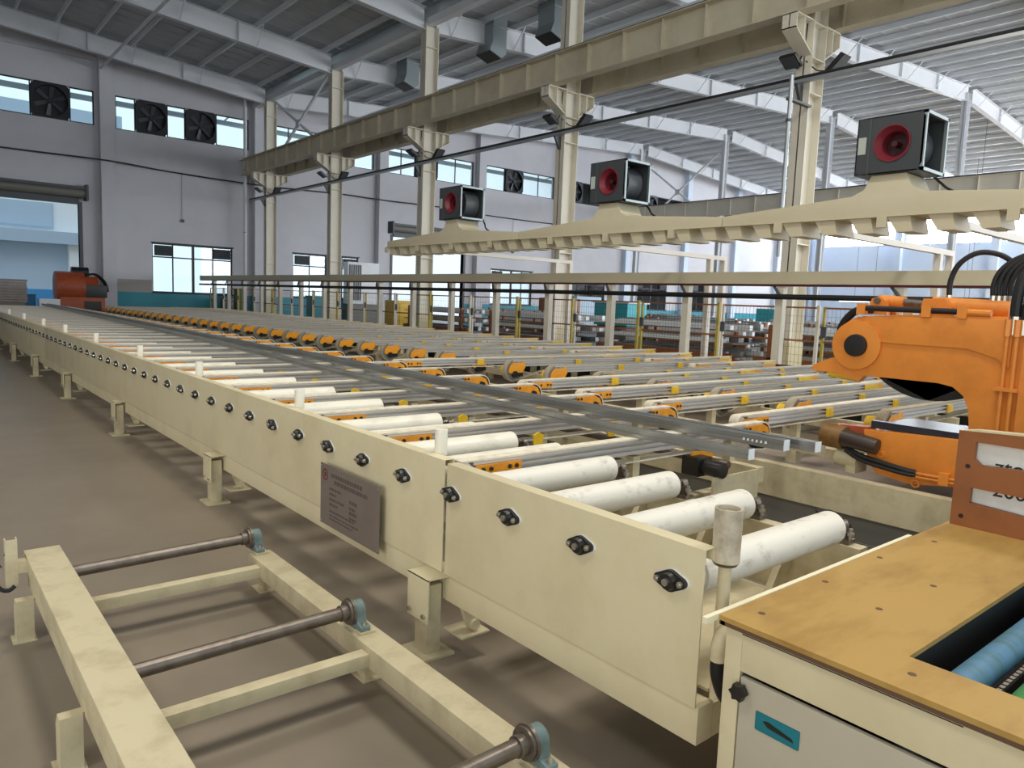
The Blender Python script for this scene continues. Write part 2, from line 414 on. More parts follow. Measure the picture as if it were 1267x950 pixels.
# ---- crane runway beams with stiffener ribs
def crane(label, x, y0, y1, z0, z1, side, m=GIRD, step=1.14, ribs=True):
    t = thing('crane_beam', label, 'beam', (x, (y0 + y1) / 2, z0))
    mb = MB().box(x - 0.008, x + 0.008, y0, y1, z0, z1)
    mb.box(x - 0.15, x + 0.15, y0, y1, z0 - 0.02, z0); mb.box(x - 0.19, x + 0.19, y0, y1, z1, z1 + 0.025)
    part('web_and_flanges', mb, m, t)
    part('crane_rail', MB().box(x - 0.035, x + 0.035, y0, y1, z1 + 0.025, z1 + 0.12), GREYD, t)
    if ribs:
        y = y0 + 0.3
        while y < y1:
            part('rib', MB().box(x - 0.13, x + 0.13, y - 0.008, y + 0.008, z0, z1), m, t); y += step
    return t
crane('cream crane runway beam on the left brackets of the column row', 13.3, -4, 37.1, 7.27, 7.95, -1)
crane('cream crane runway beam on the right brackets behind the column row', 14.68, -4, 37.1, 7.27, 7.95, -1)
crane('distant grey crane runway beam seen behind the cooling ducts', 39.7, -2, 36.8, 7.5, 8.4, -1, CREAM_S, 1.7)
# horizontal surge plates beside the near girder (seen edge-on)
# ---- cross bracing in the last bay
def xbr(label, x, ya, yb, z0, z1):
    t = thing('cross_brace', label, 'brace', (x, (ya + yb) / 2, z0))
    part('rod', MB().beam((x, ya, z0), (x, yb, z1), 0.09, 0.09), RAFT, t)
    part('rod', MB().beam((x - 0.1, ya, z1), (x - 0.1, yb, z0), 0.09, 0.09), RAFT, t)
    part('gusset_plate', MB().box(x - 0.16, x - 0.15, (ya + yb) / 2 - 0.18, (ya + yb) / 2 + 0.18, (z0 + z1) / 2 - 0.18, (z0 + z1) / 2 + 0.18), RAFT, t)
xbr('grey cross brace above the crane beam in the far bay of the column row', 14, 28.75, 35.2, 7.36, 10.7)
xbr('grey cross brace above the distant crane beam under the ridge', 40.6, 28.7, 35.25, 7.0, 11.7)
# far end posts and drain pipes next to the last column
for k, (x, r, m, lab) in enumerate([(13.35, 0.075, WHITEB, 'white drain pipe in front of the end wall left of the last column'), (14.75, 0.05, GREYD, 'dark thin drain pipe right of the last column at the end wall')]):
    t = thing('drain_pipe', lab, 'pipe', (x, 37.0, 0))
    part('pipe', MB().cyl((x, 36.95, 0), (x, 36.95, 11.2), r, n=10), m, t)
    for z in (1.5, 4.5, 7.5): part('clamp', MB().ring((x, 36.95, z), 'z', r + 0.02, r, 0.05, 12), GALV, t)
# ---- conduit rail along the columns
t = thing('cable_conduit', 'long dark conduit rail running past the columns below the crane beams', 'conduit', (13.55, 16, 6.1))
part('rail', MB().box(13.5, 13.6, -2, 36.9, 6.04, 6.10), GALV, t); part('cable', MB().cyl((13.55, -2, 6.14), (13.55, 36.9, 6.14), 0.035, n=8), CHAR, t)
for y in COLY: part('hanger', MB().prism([(13.52, 6.04), (13.75, 6.04), (13.75, 5.72), (13.70, 5.72)], 'y', y - 0.03, y + 0.03), GREYD, t)
t = thing('riser_pipe', 'vertical galvanised pipe hanging beside the nearest column down to the duct', 'pipe', (12.9, 7.75, 2.7))
part('pipe', MB().cyl((13.0, 7.78, 2.7), (13.0, 7.78, 6.04), 0.04, n=12), GALV, t)
part('wall_arm', MB().box(12.98, 13.755, 7.77, 7.86, 5.60, 5.64), GREYD, t)
for z in (3.2, 5.2): part('clamp', MB().ring((13.0, 7.78, z), 'z', 0.055, 0.04, 0.05, 14), GREYD, t)

# ---- clerestory windows of the end wall
FR = CHAR
wi = 0
fans = [(4.645, 6.053), (8.652, 9.985), (10.8, 12.2), (23.5, 25.0), (30.2, 31.65), (35.7, 37.1), (43.9, 45.2), (50.0, 51.4), (57.5, 58.8)]
def pane_window(name, x0, x1, z0, z1, muls, rails=(), y=YW + 0.1):
    wo = struct(name, MB().box(x0, x1, y - 0.03, y + 0.03, z0, z0 + 0.045).box(x0, x1, y - 0.03, y + 0.03, z1 - 0.045, z1).box(x0, x0 + 0.045, y - 0.03, y + 0.03, z0, z1).box(x1 - 0.045, x1, y - 0.03, y + 0.03, z0, z1), FR)
    for m_ in muls: part('mullion', MB().box(m_ - 0.025, m_ + 0.025, y - 0.03, y + 0.03, z0, z1), FR, wo)
    for r in rails: part('transom', MB().box(x0, x1, y - 0.03, y + 0.03, r - 0.03, r + 0.03), FR, wo)
    xs = [x0] + list(muls) + [x1]; zs = [z0] + list(rails) + [z1]
    for a, b in zip(xs, xs[1:]):
        for c, d in zip(zs, zs[1:]):
            part('pane', MB().box(a + 0.026, b - 0.026, y - 0.004, y + 0.004, c + 0.03, d - 0.03), GLASS, wo)
    return wo
def wall_fan(x0, x1, idx):
    c = ((x0 + x1) / 2, YW + 0.05, (ZB0 + ZB1) / 2); r = min(x1 - x0, ZB1 - ZB0) / 2 - 0.07
    t = thing('exhaust_fan', 'black square exhaust fan in the high end-wall windows, %s' % ('leftmost' if idx == 0 else ORD[idx] + ' from the left'), 'fan', (c[0], c[1], ZB0), 'wall exhaust fans')
    fr = MB(); n = 28
    # square plate with a round opening
    vs = []; fs = []
    for yy in (c[1] - 0.12, c[1] + 0.1):
        for i in range(n):
            a = 6.2831853 * i / n; ca, sa = math.cos(a), math.sin(a); k = 1 / max(abs(ca), abs(sa))
            vs.append((c[0] + ca * k * (x1 - x0) / 2, yy, c[2] + sa * k * (ZB1 - ZB0) / 2)); vs.append((c[0] + ca * r, yy, c[2] + sa * r))
    for i in range(n):
        j = (i + 1) % n
        fs += [[2 * i, 2 * j, 2 * j + 1, 2 * i + 1], [2 * n + 2 * i + 1, 2 * n + 2 * j + 1, 2 * n + 2 * j, 2 * n + 2 * i], [2 * i + 1, 2 * j + 1, 2 * n + 2 * j + 1, 2 * n + 2 * i + 1], [2 * i, 2 * n + 2 * i, 2 * n + 2 * j, 2 * j]]
    part('frame', fr.add(vs, fs), BLACKW, t)
    part('shutter', MB().box(x0 + 0.03, x1 - 0.03, c[1] + 0.105, c[1] + 0.12, ZB0 + 0.03, ZB1 - 0.03), BLACKW, t)
    part('hub', MB().cyl((c[0], c[1] - 0.1, c[2]), (c[0], c[1] + 0.05, c[2]), 0.11, n=14), BLACKW, t)
    a0 = 0.4 + idx
    for k in range(6):
        a = a0 + k * math.pi / 3; ca, sa = math.cos(a), math.sin(a)
        b = MB(); P = lambda rr, q, yy: (c[0] + ca * rr - sa * q, c[1] + yy, c[2] + sa * rr + ca * q)
        b.add([P(0.09, -0.06, -0.03), P(r - 0.03, -0.10, -0.05), P(r - 0.03, 0.08, 0.03), P(0.09, 0.06, 0.02), P(0.09, -0.06, -0.024), P(r - 0.03, -0.10, -0.044), P(r - 0.03, 0.08, 0.036), P(0.09, 0.06, 0.026)],
              [(0, 1, 2, 3), (7, 6, 5, 4), (0, 4, 5, 1), (1, 5, 6, 2), (2, 6, 7, 3), (3, 7, 4, 0)])
        part('blade', b, GREYD, t)
for k, f in enumerate(fans): wall_fan(f[0], f[1], k)
wn = 1
for a, b in zip(PIL, PIL[1:]):
    a += 0.42; b -= 0.42
    cuts = [f for f in fans if f[0] > a - 0.6 and f[1] < b + 0.6]
    segs = []; p = a
    for f in cuts:
        if f[0] - p > 0.15: segs.append((p, f[0]))
        p = f[1]
    if b - p > 0.15: segs.append((p, b))
    for s0, s1 in segs:
        n = max(1, round((s1 - s0) / 1.25)); ms = [s0 + (s1 - s0) * i / n for i in range(1, n)]
        pane_window('window_%d' % wn, s0, s1, ZB0, ZB1, ms); wn += 1
for k, (x0, x1, z0, z1) in enumerate(LOW):
    xm = (x0 + x1) / 2
    wo = pane_window('window_%d' % (40 + k), x0, x1, z0, z1, [x0 + (xm - x0) / 2, xm, xm + (x1 - xm) / 2], [z1 - 0.62])
    part('centre_post', MB().box(xm - 0.05, xm + 0.05, YW + 0.05, YW + 0.15, z0, z1), FR, wo)
    part('sill', MB().box(x0 - 0.05, x1 + 0.05, YW - 0.05, YW + 0.1, z0 - 0.06, z0), FR, wo)
    part('lintel', MB().box(x0 - 0.05, x1 + 0.05, YW - 0.05, YW + 0.1, z1, z1 + 0.06), FR, wo)
    for q, xx in enumerate((x0 + 0.1, x1 - 0.92)):
        t = thing('extractor_fan', 'small dark louvred extractor at top %s of %s low end-wall window' % (('left', 'right')[q], ORD[k].replace('nearest', 'leftmost')), 'extractor', (xx + 0.4, YW, z1 - 0.55), 'window extractors')
        part('frame', MB().box(xx, xx + 0.82, YW - 0.02, YW + 0.05, z1 - 0.56, z1 - 0.08), BLACKW, t)
        for j in range(4): part('louvre', MB().prism([(YW - 0.06, z1 - 0.5 + j * 0.1), (YW - 0.02, z1 - 0.44 + j * 0.1), (YW - 0.02, z1 - 0.45 + j * 0.1)], 'x', xx + 0.04, xx + 0.78), GREYD, t)
# ---- roller doors
for k, (D, lab) in enumerate(((DOOR1, 'open roller door at the far left'), (DOOR2, 'open roller door'))):
    d = struct('door_%d' % (k + 1), MB().box(D[0] - 0.12, D[0], YW - 0.06, YW + 0.3, 0, D[3]).box(D[1], D[1] + 0.12, YW - 0.06, YW + 0.3, 0, D[3]), GREYD)
    part('roller_box', MB().cyl((D[0] - 0.25, YW - 0.28, D[3] + 0.35), (D[1] + 0.25, YW - 0.28, D[3] + 0.35), 0.2, n=14), GREYB, d)
    part('hood', MB().box(D[0] - 0.2, D[1] + 0.2, YW - 0.5, YW, D[3] + 0.5, D[3] + 0.62), GREYD, d)
    part('curtain_edge', MB().box(D[0], D[1], YW - 0.12, YW - 0.02, D[3] - 0.12, D[3] + 0.2), GREYD, d)
    part('end_bracket', MB().box(D[1] + 0.2, D[1] + 0.3, YW - 0.55, YW, D[3] + 0.05, D[3] + 0.72), GREYD, d)
    part('end_bracket', MB().box(D[0] - 0.3, D[0] - 0.2, YW - 0.55, YW, D[3] + 0.05, D[3] + 0.72), GREYD, d)
# ---- cable draped along the end wall
t = thing('wall_cable', 'dark cable sagging along the end wall below the high windows', 'cable', (20, YW, 7))
cp = [(-2, 7.2), (3.5, 7.14), (7.4, 7.12), (10.06, 7.05), (14.27, 6.92), (18.7, 7.08), (21.2, 7.0), (25.6, 7.1), (28.6, 6.98), (33.4, 6.97), (38, 7.05), (46, 7.0)]
part('cable', MB().tube(smoothpath([(a, YW - 0.47 if min(abs(a - p) for p in PIL) < 0.4 else YW - 0.06, b) for a, b in cp], 4), 0.035, 6), CHAR, t)
for x in (10.6, 31.0):
    t = thing('wall_pipe', 'thin vertical conduit with small box on the end wall above the %s low window' % ('leftmost' if x < 20 else 'third'), 'conduit', (x, YW, 4.8))
    part('conduit', MB().cyl((x, YW - 0.03, 4.9), (x, YW - 0.03, 7.0), 0.018, n=6), GALV, t); part('junction_box', MB().box(x - 0.07, x + 0.07, YW - 0.09, YW, 4.78, 4.92), GREYD, t)

# ---- outside: neighbouring building seen through door and windows
t = thing('neighbour_building', 'pale blue neighbouring building with white upper band seen through the roller door', 'building', (10, 52, 0))
part('wall', MB().box(-25, 11, 52, 52.4, 1.3, 4.0), SKYW, t); part('plinth', MB().box(-25, 11, 51.95, 52.4, 0, 1.3), BLUEW, t)
part('canopy', MB().box(-25, 11, 51.0, 52.4, 4.0, 4.7), SKYW, t); part('upper_wall', MB().box(-25, 11, 52.2, 52.5, 4.7, 11.2), FACW, t)
part('roof_edge', MB().box(-25, 11, 51.2, 52.6, 11.2, 11.9), SKYW, t)
for k in range(6):
    fw = part('window', MB().box(-22 + 5.2 * k, -18.6 + 5.2 * k, 52.1, 52.2, 4.9, 6.4), SKYW, t); part('pane', MB().box(-21.9 + 5.2 * k, -18.7 + 5.2 * k, 52.07, 52.1, 5.0, 6.3), SKYW, fw)
part('column', MB().box(8.05, 8.6, 51.4, 52.0, 0, 4.0), FACW, t)
t = thing('eaves_gutter', 'grey gutter running outside just beyond the high end-wall windows', 'gutter', (28, 40, 10.1))
part('trough', MB().box(-12, 66, 39.9, 40.1, 10.12, 10.34), GALVD, t)
for k in range(14): part('bracket', MB().beam((-9 + 5.6 * k, 37.9, 10.6), (-9 + 5.6 * k, 40.0, 10.36), 0.06, 0.05), GALVD, t)
# ================================================================ ROLLER CONVEYOR
PITCH = 0.4135
def bearing_proto():
    # two-bolt flange bearing on the outer face of the side panel; local origin at the shaft centre on the panel face
    o = bpy.data.objects.new('flange_bearing', None)
    fl = []
    for cx, r, a0, a1 in ((0.046, 0.017, -62, 62), (0, 0.036, 62, 118), (-0.046, 0.017, 118, 242), (0, 0.036, 242, 298)):
        fl += arc(cx, 0, r, a0, a1, 6)
    return fl
FL = bearing_proto()
def rot2(pts, a):
    c, s = math.cos(a), math.sin(a); return [(p[0] * c - p[1] * s, p[0] * s + p[1] * c) for p in pts]
BF = mesh('bearing', MB().prism([(p[0] * 1.06, p[1] * 1.06) for p in FL], 'x', -0.006, 0.0), WHITEB)
hb = MB().prism(FL, 'x', -0.020, -0.006); hb.cyl((-0.020, 0, 0), (-0.036, 0, 0), 0.031, 0.026, 18)
BH = mesh('housing', hb, BLACK)
BC = mesh('shaft_end', MB().cyl((-0.034, 0, 0), (-0.046, 0, 0), 0.012, n=12), BOLT)
bb = MB()
BB = mesh('bolt', MB().cyl((-0.020, 0, 0), (-0.031, 0, 0), 0.011, n=6).cyl((-0.031, 0, 0), (-0.036, 0, 0), 0.006, n=8), BOLT)
def add_bearing(parent, x, y, z, off0):
    o = bpy.data.objects.new('bearing', BF); COL.objects.link(o); o.parent = parent; o.location = Vector((x, y, z)) - off0
    o.rotation_euler = (random.uniform(-0.12, 0.28), 0, 0)
    for nm, me, dy in (('housing', BH, 0), ('shaft_end', BC, 0), ('bolt', BB, 0.046), ('bolt', BB, -0.046)):
        c = bpy.data.objects.new(nm, me); COL.objects.link(c); c.parent = o; c.location = (0, dy, 0)
    return o
def conveyor(name, label, y0, y1, ys, legs, ztop, near):
    t = thing(name, label, 'conveyor', (2.4, (y0 + y1) / 2, 0))
    o0 = off(t)
    # side panels (bent sheet, flange turned inwards), one sheet per run
    runs = [(y0, y1)] if near else [(y0 + 12.0 * i, min(y0 + 12.0 * (i + 1), y1)) for i in range(3)]
    for a, b in runs:
        a2 = a + 0.006; b2 = b - 0.006
        mb = MB(); mb.ribbon([(1.903, 0.386), (1.903, ztop - 0.002), (1.955, ztop - 0.002), (1.955, ztop - 0.045)], 0.006, 'y', a2, b2)
        part('side_panel', mb, CREAM, t, bevel=0.0015)
    part('bottom_rail', MB().box(1.911, 1.99, y0, y1, 0.258, 0.386), CREAM, t, bevel=0.003)
    part('inner_beam', MB().box(2.99, 3.06, y0 + 0.02, y1, 0.42, 0.697), CREAM_D, t)
    part('inner_rail', MB().box(2.97, 3.07, y0, y1, 0.258, 0.375), CREAM, t)
    # rollers
    rs = MB().cyl((0, 0, 0), (0.93, 0, 0), 0.069, n=28); rs.cyl((-0.02, 0, 0), (0, 0, 0), 0.05, 0.062, 20)
    rm = mesh('roller', rs, ROLL_D if near else ROLL, 0.006)
    cm = mesh('end_cap', MB().cyl((0.93, 0, 0), (0.944, 0, 0), 0.066, 0.056, 24).cyl((-0.045, 0, 0), (0.0, 0, 0), 0.056, n=16), BLACK if not near else STICK)
    sm = mesh('shaft', MB().cyl((0.94, 0, 0), (1.06, 0, 0), 0.014, n=10), STEEL)
    bm_ = mesh('end_bearing', MB().box(1.0, 1.06, -0.05, 0.05, -0.075, -0.058).prism(arc(0, -0.012, 0.026, -20, 200, 10) + [(-0.030, -0.058), (0.030, -0.058)], 'x', 1.012, 1.048), STEEL)
    bt = mesh('bolt', MB().cyl((1.03, 0, -0.06), (1.03, 0, -0.012), 0.009, n=6).cyl((1.03, 0, -0.03), (1.03, 0, -0.042), 0.017, n=6), BOLT)
    ybm = mesh('bearing_flange', MB().prism([(1.10, 0.03), (1.14, 0.05), (1.18, 0.03), (1.18, -0.02), (1.155, -0.065), (1.125, -0.065), (1.10, -0.02)], 'y', -0.02, -0.008), YELLOW)
    for y in ys:
        r = bpy.data.objects.new('roller', rm); COL.objects.link(r); r.parent = t; r.location = Vector((2.0, y, 0.775)) - o0
        r.rotation_euler = (random.uniform(0, 6), 0, 0)
        for nm, me in (('end_cap', cm), ('shaft', sm)):
            c = bpy.data.objects.new(nm, me); COL.objects.link(c); c.parent = r
        c = bpy.data.objects.new('end_bearing', bm_); COL.objects.link(c); c.parent = t; c.location = Vector((2.0, y, 0.775)) - o0
        if y < 9:
            for dy in (-0.04, 0.04):
                d = bpy.data.objects.new('bolt', bt); COL.objects.link(d); d.parent = c; d.location = (0, dy, 0)
            if not near:
                d = bpy.data.objects.new('bearing_flange', ybm); COL.objects.link(d); d.parent = c
        add_bearing(t, 1.9, y, 0.775, o0)
    for y in legs:
        lg = part('leg', MB().box(1.815, 1.895, y - 0.05, y + 0.05, 0.012, 0.34), CREAM_D, t, bevel=0.006)
        br = MB(); br.box(1.795, 1.803, y - 0.085, y + 0.085, 0.175, 0.382); br.box(1.795, 1.911, y - 0.085, y + 0.085, 0.376, 0.383); 
        part('bracket', br, CREAM, lg)
        part('foot_plate', MB().box(1.77, 1.945, y - 0.10, y + 0.10, 0, 0.012), CREAM_D, lg)
        for dy in (-0.06, 0.06): part('bolt', MB().cyl((1.795, y + dy, 0.205), (1.782, y + dy, 0.205), 0.012, n=6), BOLT, lg)
        lg2 = part('leg', MB().box(2.98, 3.06, y - 0.05, y + 0.05, 0.012, 0.258), CREAM_D, t)
        part('foot_plate', MB().box(2.93, 3.11, y - 0.10, y + 0.10, 0, 0.012), CREAM_D, lg2)
        part('cross_tube', MB().box(1.99, 2.97, y - 0.03, y + 0.03, 0.27, 0.34), CREAM_D, t)
        # levelling arm with belt end beside the leg
        la = part('levelling_arm', MB().prism([(1.93, 0.258), (1.985, 0.258), (2.03, 0.165), (2.015, 0.135), (1.985, 0.135), (1.97, 0.15)], 'y', y - 0.17, y - 0.14), CREAM_D, t)
        part('shelf_plate', MB().box(1.91, 2.07, y - 0.20, y - 0.05, 0.115, 0.123), CREAM_D, la)
        part('roller', MB().cyl((2.0, y - 0.185, 0.16), (2.0, y - 0.125, 0.16), 0.024, n=14), CREAM_D, la)
    return t
near = conveyor('roller_conveyor', 'short cream roller conveyor section with four scuffed white rollers beside the plywood table', 1.30, 2.716, [1.422 + PITCH * i for i in range(4)], [], 0.907, True)
part('end_plate', MB().box(1.99, 2.97, 1.302, 1.36, 0.258, 0.375), CREAM_D, near)
part('cross_box', MB().box(2.0, 2.97, 1.9, 1.98, 0.40, 0.46), CREAM_D, near); part('cross_box', MB().box(2.0, 2.97, 2.36, 2.44, 0.40, 0.46), CREAM_D, near)
for y in (1.62, 2.03, 2.45): part('gusset', MB().prism([(2.985, 0.70), (2.985, 0.56), (2.86, 0.42), (2.80, 0.42)], 'y', y - 0.015, y + 0.015), CREAM_D, near)
part('drip_tray', MB().box(2.0, 2.96, 1.33, 1.86, 0.40, 0.41), CREAM_D, near)
ylong = [1.422 + PITCH * i for i in range(4, 73)]
longc = conveyor('roller_conveyor', 'long cream roller conveyor with a grey nameplate running away to the far left', 2.728, 31.6, ylong, [2.66 + 0.11, 5.80, 9.05, 12.3, 15.5, 18.7, 21.9, 25.1, 28.3, 31.3], 0.918, False)
# nameplate on the long section
NX = 1.852
npl = part('nameplate', MB().box(NX, NX + 0.004, 3.235, 3.915, 0.332, 0.686).box(NX + 0.004, 1.9, 3.30, 3.32, 0.42, 0.44).box(NX + 0.004, 1.9, 3.83, 3.85, 0.42, 0.44), PLATE, longc, label='grey metal nameplate with worn small print')
tx = MB(); random.seed(3)
def dashes(yl, yr, z, h):
    y = yl
    while y > yr:
        L = random.uniform(0.012, 0.03)
        tx.box(NX - 0.0006, NX, max(y - L, yr), y, z - h / 2, z + h / 2); y -= L + 0.008
for z, a, b, h in ((0.635, 3.78, 3.42, 0.022), (0.600, 3.74, 3.36, 0.022), (0.555, 3.80, 3.66, 0.014), (0.525, 3.80, 3.72, 0.014), (0.495, 3.80, 3.62, 0.014), (0.465, 3.80, 3.70, 0.014), (0.53, 3.56, 3.47, 0.02), (0.495, 3.56, 3.49, 0.014), (0.47, 3.56, 3.47, 0.02), (0.44, 3.56, 3.48, 0.014), (0.425, 3.80, 3.50, 0.012), (0.40, 3.80, 3.46, 0.010), (0.38, 3.80, 3.52, 0.010)): dashes(a, b, z, h)
o = part('lettering', tx, PLTXT, npl); o['kind'] = 'stuff'
em = MB().ring((NX - 0.0008, 3.855, 0.625), 'x', 0.034, 0.026, 0.0008, 24); em.box(NX - 0.0008, NX, 3.845, 3.865, 0.612, 0.638)
part('emblem', em, REDD, npl)
for yy in (3.25, 3.90):
    for zz in (0.347, 0.671): part('rivet', MB().cyl((NX, yy, zz), (NX - 0.004, yy, zz), 0.006, n=8), BOLT, npl)
# guide studs on top of the side panel
for k, y in enumerate((2.89, 4.52, 6.60, 8.62, 10.9, 13.2, 15.4, 18.0, 20.6)):
    t = thing('guide_roller', 'small white upright guide roller on the long conveyor edge, %s from the joint' % ORD[k], 'guide roller', (1.985, y, 0.80), 'small white guide rollers')
    part('sleeve', MB().cyl((1.985, y, 0.905), (1.985, y, 1.03), 0.031, n=20), ROLL, t, bevel=0.003)
    part('pin', MB().cyl((1.985, y, 0.72), (1.985, y, 0.905), 0.012, n=10), STEEL, t)
t = thing('guide_roller', 'large stained steel guide roller standing at the near end of the short conveyor', 'guide roller', (1.995, 1.295, 0.40))
sl = MB().cyl((1.995, 1.295, 0.855), (1.995, 1.295, 1.03), 0.044, n=28)
part('sleeve', MB().ring((1.995, 1.295, 0.858), 'z', 0.044, 0.036, 0.172, 30).cyl((1.995, 1.295, 0.86), (1.995, 1.295, 1.015), 0.036, n=24), mat('stained_steel_sleeve', (196, 186, 164), 0.5, dirt=(110, 98, 80), dscale=9, damt=0.7), t)
part('rim', MB().cyl((1.995, 1.295, 0.846), (1.995, 1.295, 0.858), 0.036, 0.044, 24), STEEL, t)
part('pin', MB().cyl((1.995, 1.295, 0.40), (1.995, 1.295, 0.85), 0.021, n=16), CREAM_D, t)
part('side_tab', MB().box(2.035, 2.045, 1.285, 1.31, 0.93, 0.975), CREAM_D, t)

# ================================================================ FELT BELT TABLES (transfer banks)
def rail_section(w, zt, zb):
    g = 0.022; h = (zt - zb)
    L = [(-w, zb), (-w, zb + h * 0.24), (-w + g, zb + h * 0.27), (-w + g, zb + h * 0.42), (-w, zb + h * 0.45), (-w, zb + h * 0.62), (-w + g, zb + h * 0.65), (-w + g, zb + h * 0.80), (-w, zb + h * 0.83), (-w, zt)]
    return L + [(-p[0], p[1]) for p in L[::-1]]
def arm_bank(name, label, x0, x1, ystart, n, kind, ztop=0.872, ylist=None):
    t = thing(name, label, 'belt table', ((x0 + x1) / 2, ystart + n * 0.4125, 0))
    o0 = off(t); zr_ = ztop - 0.012; w = 0.042
    railm = mesh('belt_arm', MB().prism(rail_section(w, 0.0, -0.082), 'x', x0 + 0.12, x1 - 0.12), ALU)
    rr = 0.10; ccx, ccz = x1 - rr, -0.098 + 0.0
    zc = 0.012 - rr
    subs = []
    if kind == 1:
        # belt rides over the rail, round a large end wheel, back below
        path = [(x0 + 0.05, 0.006)] + [(x1 - rr, 0.006)] + arc(x1 - rr, 0.006 - rr, rr, 84, -74, 12) + [(x1 - 0.75, -0.13), (x0 + 0.6, -0.13)]
        subs.append(('felt_belt', MB().ribbon(path, 0.009, 'y', -0.036, 0.036), FELT))
        subs.append(('end_wheel', MB().cyl((x1 - rr, -0.034, 0.006 - rr), (x1 - rr, 0.034, 0.006 - rr), rr - 0.006, n=26).cyl((x1 - rr, -0.05, 0.006 - rr), (x1 - rr, 0.05, 0.006 - rr), 0.035, n=12), BLACK))
        pl = [(x1 - 0.34, -0.004), (x1 - 0.12, -0.004), (x1 - 0.06, -0.03), (x1 - 0.032, -0.08), (x1 - 0.03, -0.125), (x1 - 0.34, -0.13)]
        subs.append(('side_plate', MB().prism(pl, 'y', -0.049, -0.043), ORANGE2)); subs.append(('side_plate', MB().prism(pl, 'y', 0.043, 0.049), ORANGE2))
        for bx in (x1 - 0.33, x1 - 0.29): subs.append(('bolt', MB().cyl((bx, -0.049, -0.025), (bx, -0.056, -0.025), 0.011, n=6), BLACK))
        subs.append(('axle_nut', MB().cyl((x1 - 0.12, -0.049, -0.075), (x1 - 0.12, -0.06, -0.075), 0.022, n=8), BLACK))
        nb = MB().box(x0 + 0.13, x0 + 0.42, -0.054, -0.043, -0.062, -0.016)
        subs.append(('near_bracket', nb, ORANGE2))
        for bx in (0.17, 0.22, 0.34, 0.385): subs.append(('bracket_bolt', MB().cyl((x0 + bx, -0.054, -0.039), (x0 + bx, -0.062, -0.039), 0.012, n=6), BLACK))
        for bx in (1.95,):
            subs.append(('belt_guide', MB().prism([(x0 + bx, -0.06), (x0 + bx + 0.1, -0.06), (x0 + bx + 0.1, -0.13), (x0 + bx + 0.075, -0.17), (x0 + bx + 0.025, -0.17), (x0 + bx, -0.13)], 'y', -0.056, -0.043), YELLOW))
        subs.append(('return_pulley', MB().cyl((x0 + 0.08, -0.034, -0.034), (x0 + 0.08, 0.034, -0.034), 0.036, n=16), FELT))
    else:
        big = kind == 3
        r0 = 0.145 if big else 0.05
        top = 0.006
        path = [(x1 - 0.05, top)] + [(x0 + r0, top)] + [(x, z) for x, z in arc(x0 + r0, top - r0, r0, 94, 262 if big else 266, 16 if big else 10)] + [(x0 + r0 + (0.55 if big else 0.3), -0.15 if big else -0.108), (x1 - 0.4, -0.115)]
        subs.append(('felt_belt', MB().ribbon(path, 0.010, 'y', -0.040, 0.040), GFELT if big else FELT))
        if big:
            subs.append(('drive_wheel', MB().cyl((x0 + r0, -0.037, top - r0), (x0 + r0, 0.037, top - r0), r0 - 0.007, n=28), GREYB))
            pl = arc(x0 + r0 + 0.01, top - r0, r0 - 0.035, 190, 60, 10) + [(x0 + r0 + 0.17, -0.012), (x0 + r0 + 0.19, -0.09), (x0 + r0 + 0.13, -0.17), (x0 + r0 + 0.07, -0.19), (x0 + r0 - 0.03, -0.19)]
            subs.append(('side_plate', MB().prism(pl, 'y', -0.052, -0.044), ORANGE2)); subs.append(('side_plate', MB().prism(pl, 'y', 0.044, 0.052), ORANGE2))
            subs.append(('hub', MB().cyl((x0 + r0 + 0.0, -0.075, top - r0 - 0.045), (x0 + r0 + 0.0, 0.075, top - r0 - 0.045), 0.045, n=14).box(x0 + r0 + 0.02, x0 + r0 + 0.14, -0.062, -0.053, -0.215, -0.165), BLACK))
            subs.append(('motor_drum', MB().cyl((x0 + r0, 0.055, top - r0), (x0 + r0, 0.16, top - r0), 0.075, n=16), YELLOW))
        else:
            subs.append(('return_pulley', MB().cyl((x0 + r0, -0.036, top - r0), (x0 + r0, 0.036, top - r0), r0 - 0.006, n=18), FELT))
            pl = [(x0 + 0.06, -0.02)] + [(x0 + 0.40, -0.014), (x0 + 0.40, -0.075), (x0 + 0.08, -0.085), (x0 + 0.05, -0.055)]
            subs.append(('side_plate', MB().prism(pl, 'y', -0.050, -0.043), ORANGE2))
            if kind == 2:
                for bx in (0.2, 0.245, 0.335, 0.375): subs.append(('bolt', MB().cyl((x0 + bx, -0.05, -0.045), (x0 + bx, -0.058, -0.045), 0.011, n=6), BLACK))
        for bx in ((1.3, 2.6) if x1 - x0 > 3 else (0.9,)):
            subs.append(('belt_guide', MB().box(x0 + bx, x0 + bx + 0.11, -0.058, -0.043, -0.085, -0.012).box(x0 + bx + 0.04, x0 + bx + 0.06, -0.062, -0.058, -0.06, -0.03), YELLOW))
        e = [(x1 - 0.42, -0.006), (x1 - 0.1, -0.006), (x1 - 0.06, -0.05), (x1 - 0.1, -0.09), (x1 - 0.42, -0.085)]
        subs.append(('end_plate', MB().prism(e, 'y', -0.050, -0.043), YELLOW if kind != 3 else ORANGE2))
    sm = [(nm, mesh(nm, mb, m)) for nm, mb, m in subs]
    for i in range(n):
        y = ylist[i] if ylist else ystart + 0.8265 * i
        a = bpy.data.objects.new('belt_arm', railm); COL.objects.link(a); a.parent = t; a.location = Vector((0, y, zr_)) - o0
        for nm, me in sm:
            c = bpy.data.objects.new(nm, me); COL.objects.link(c); c.parent = a
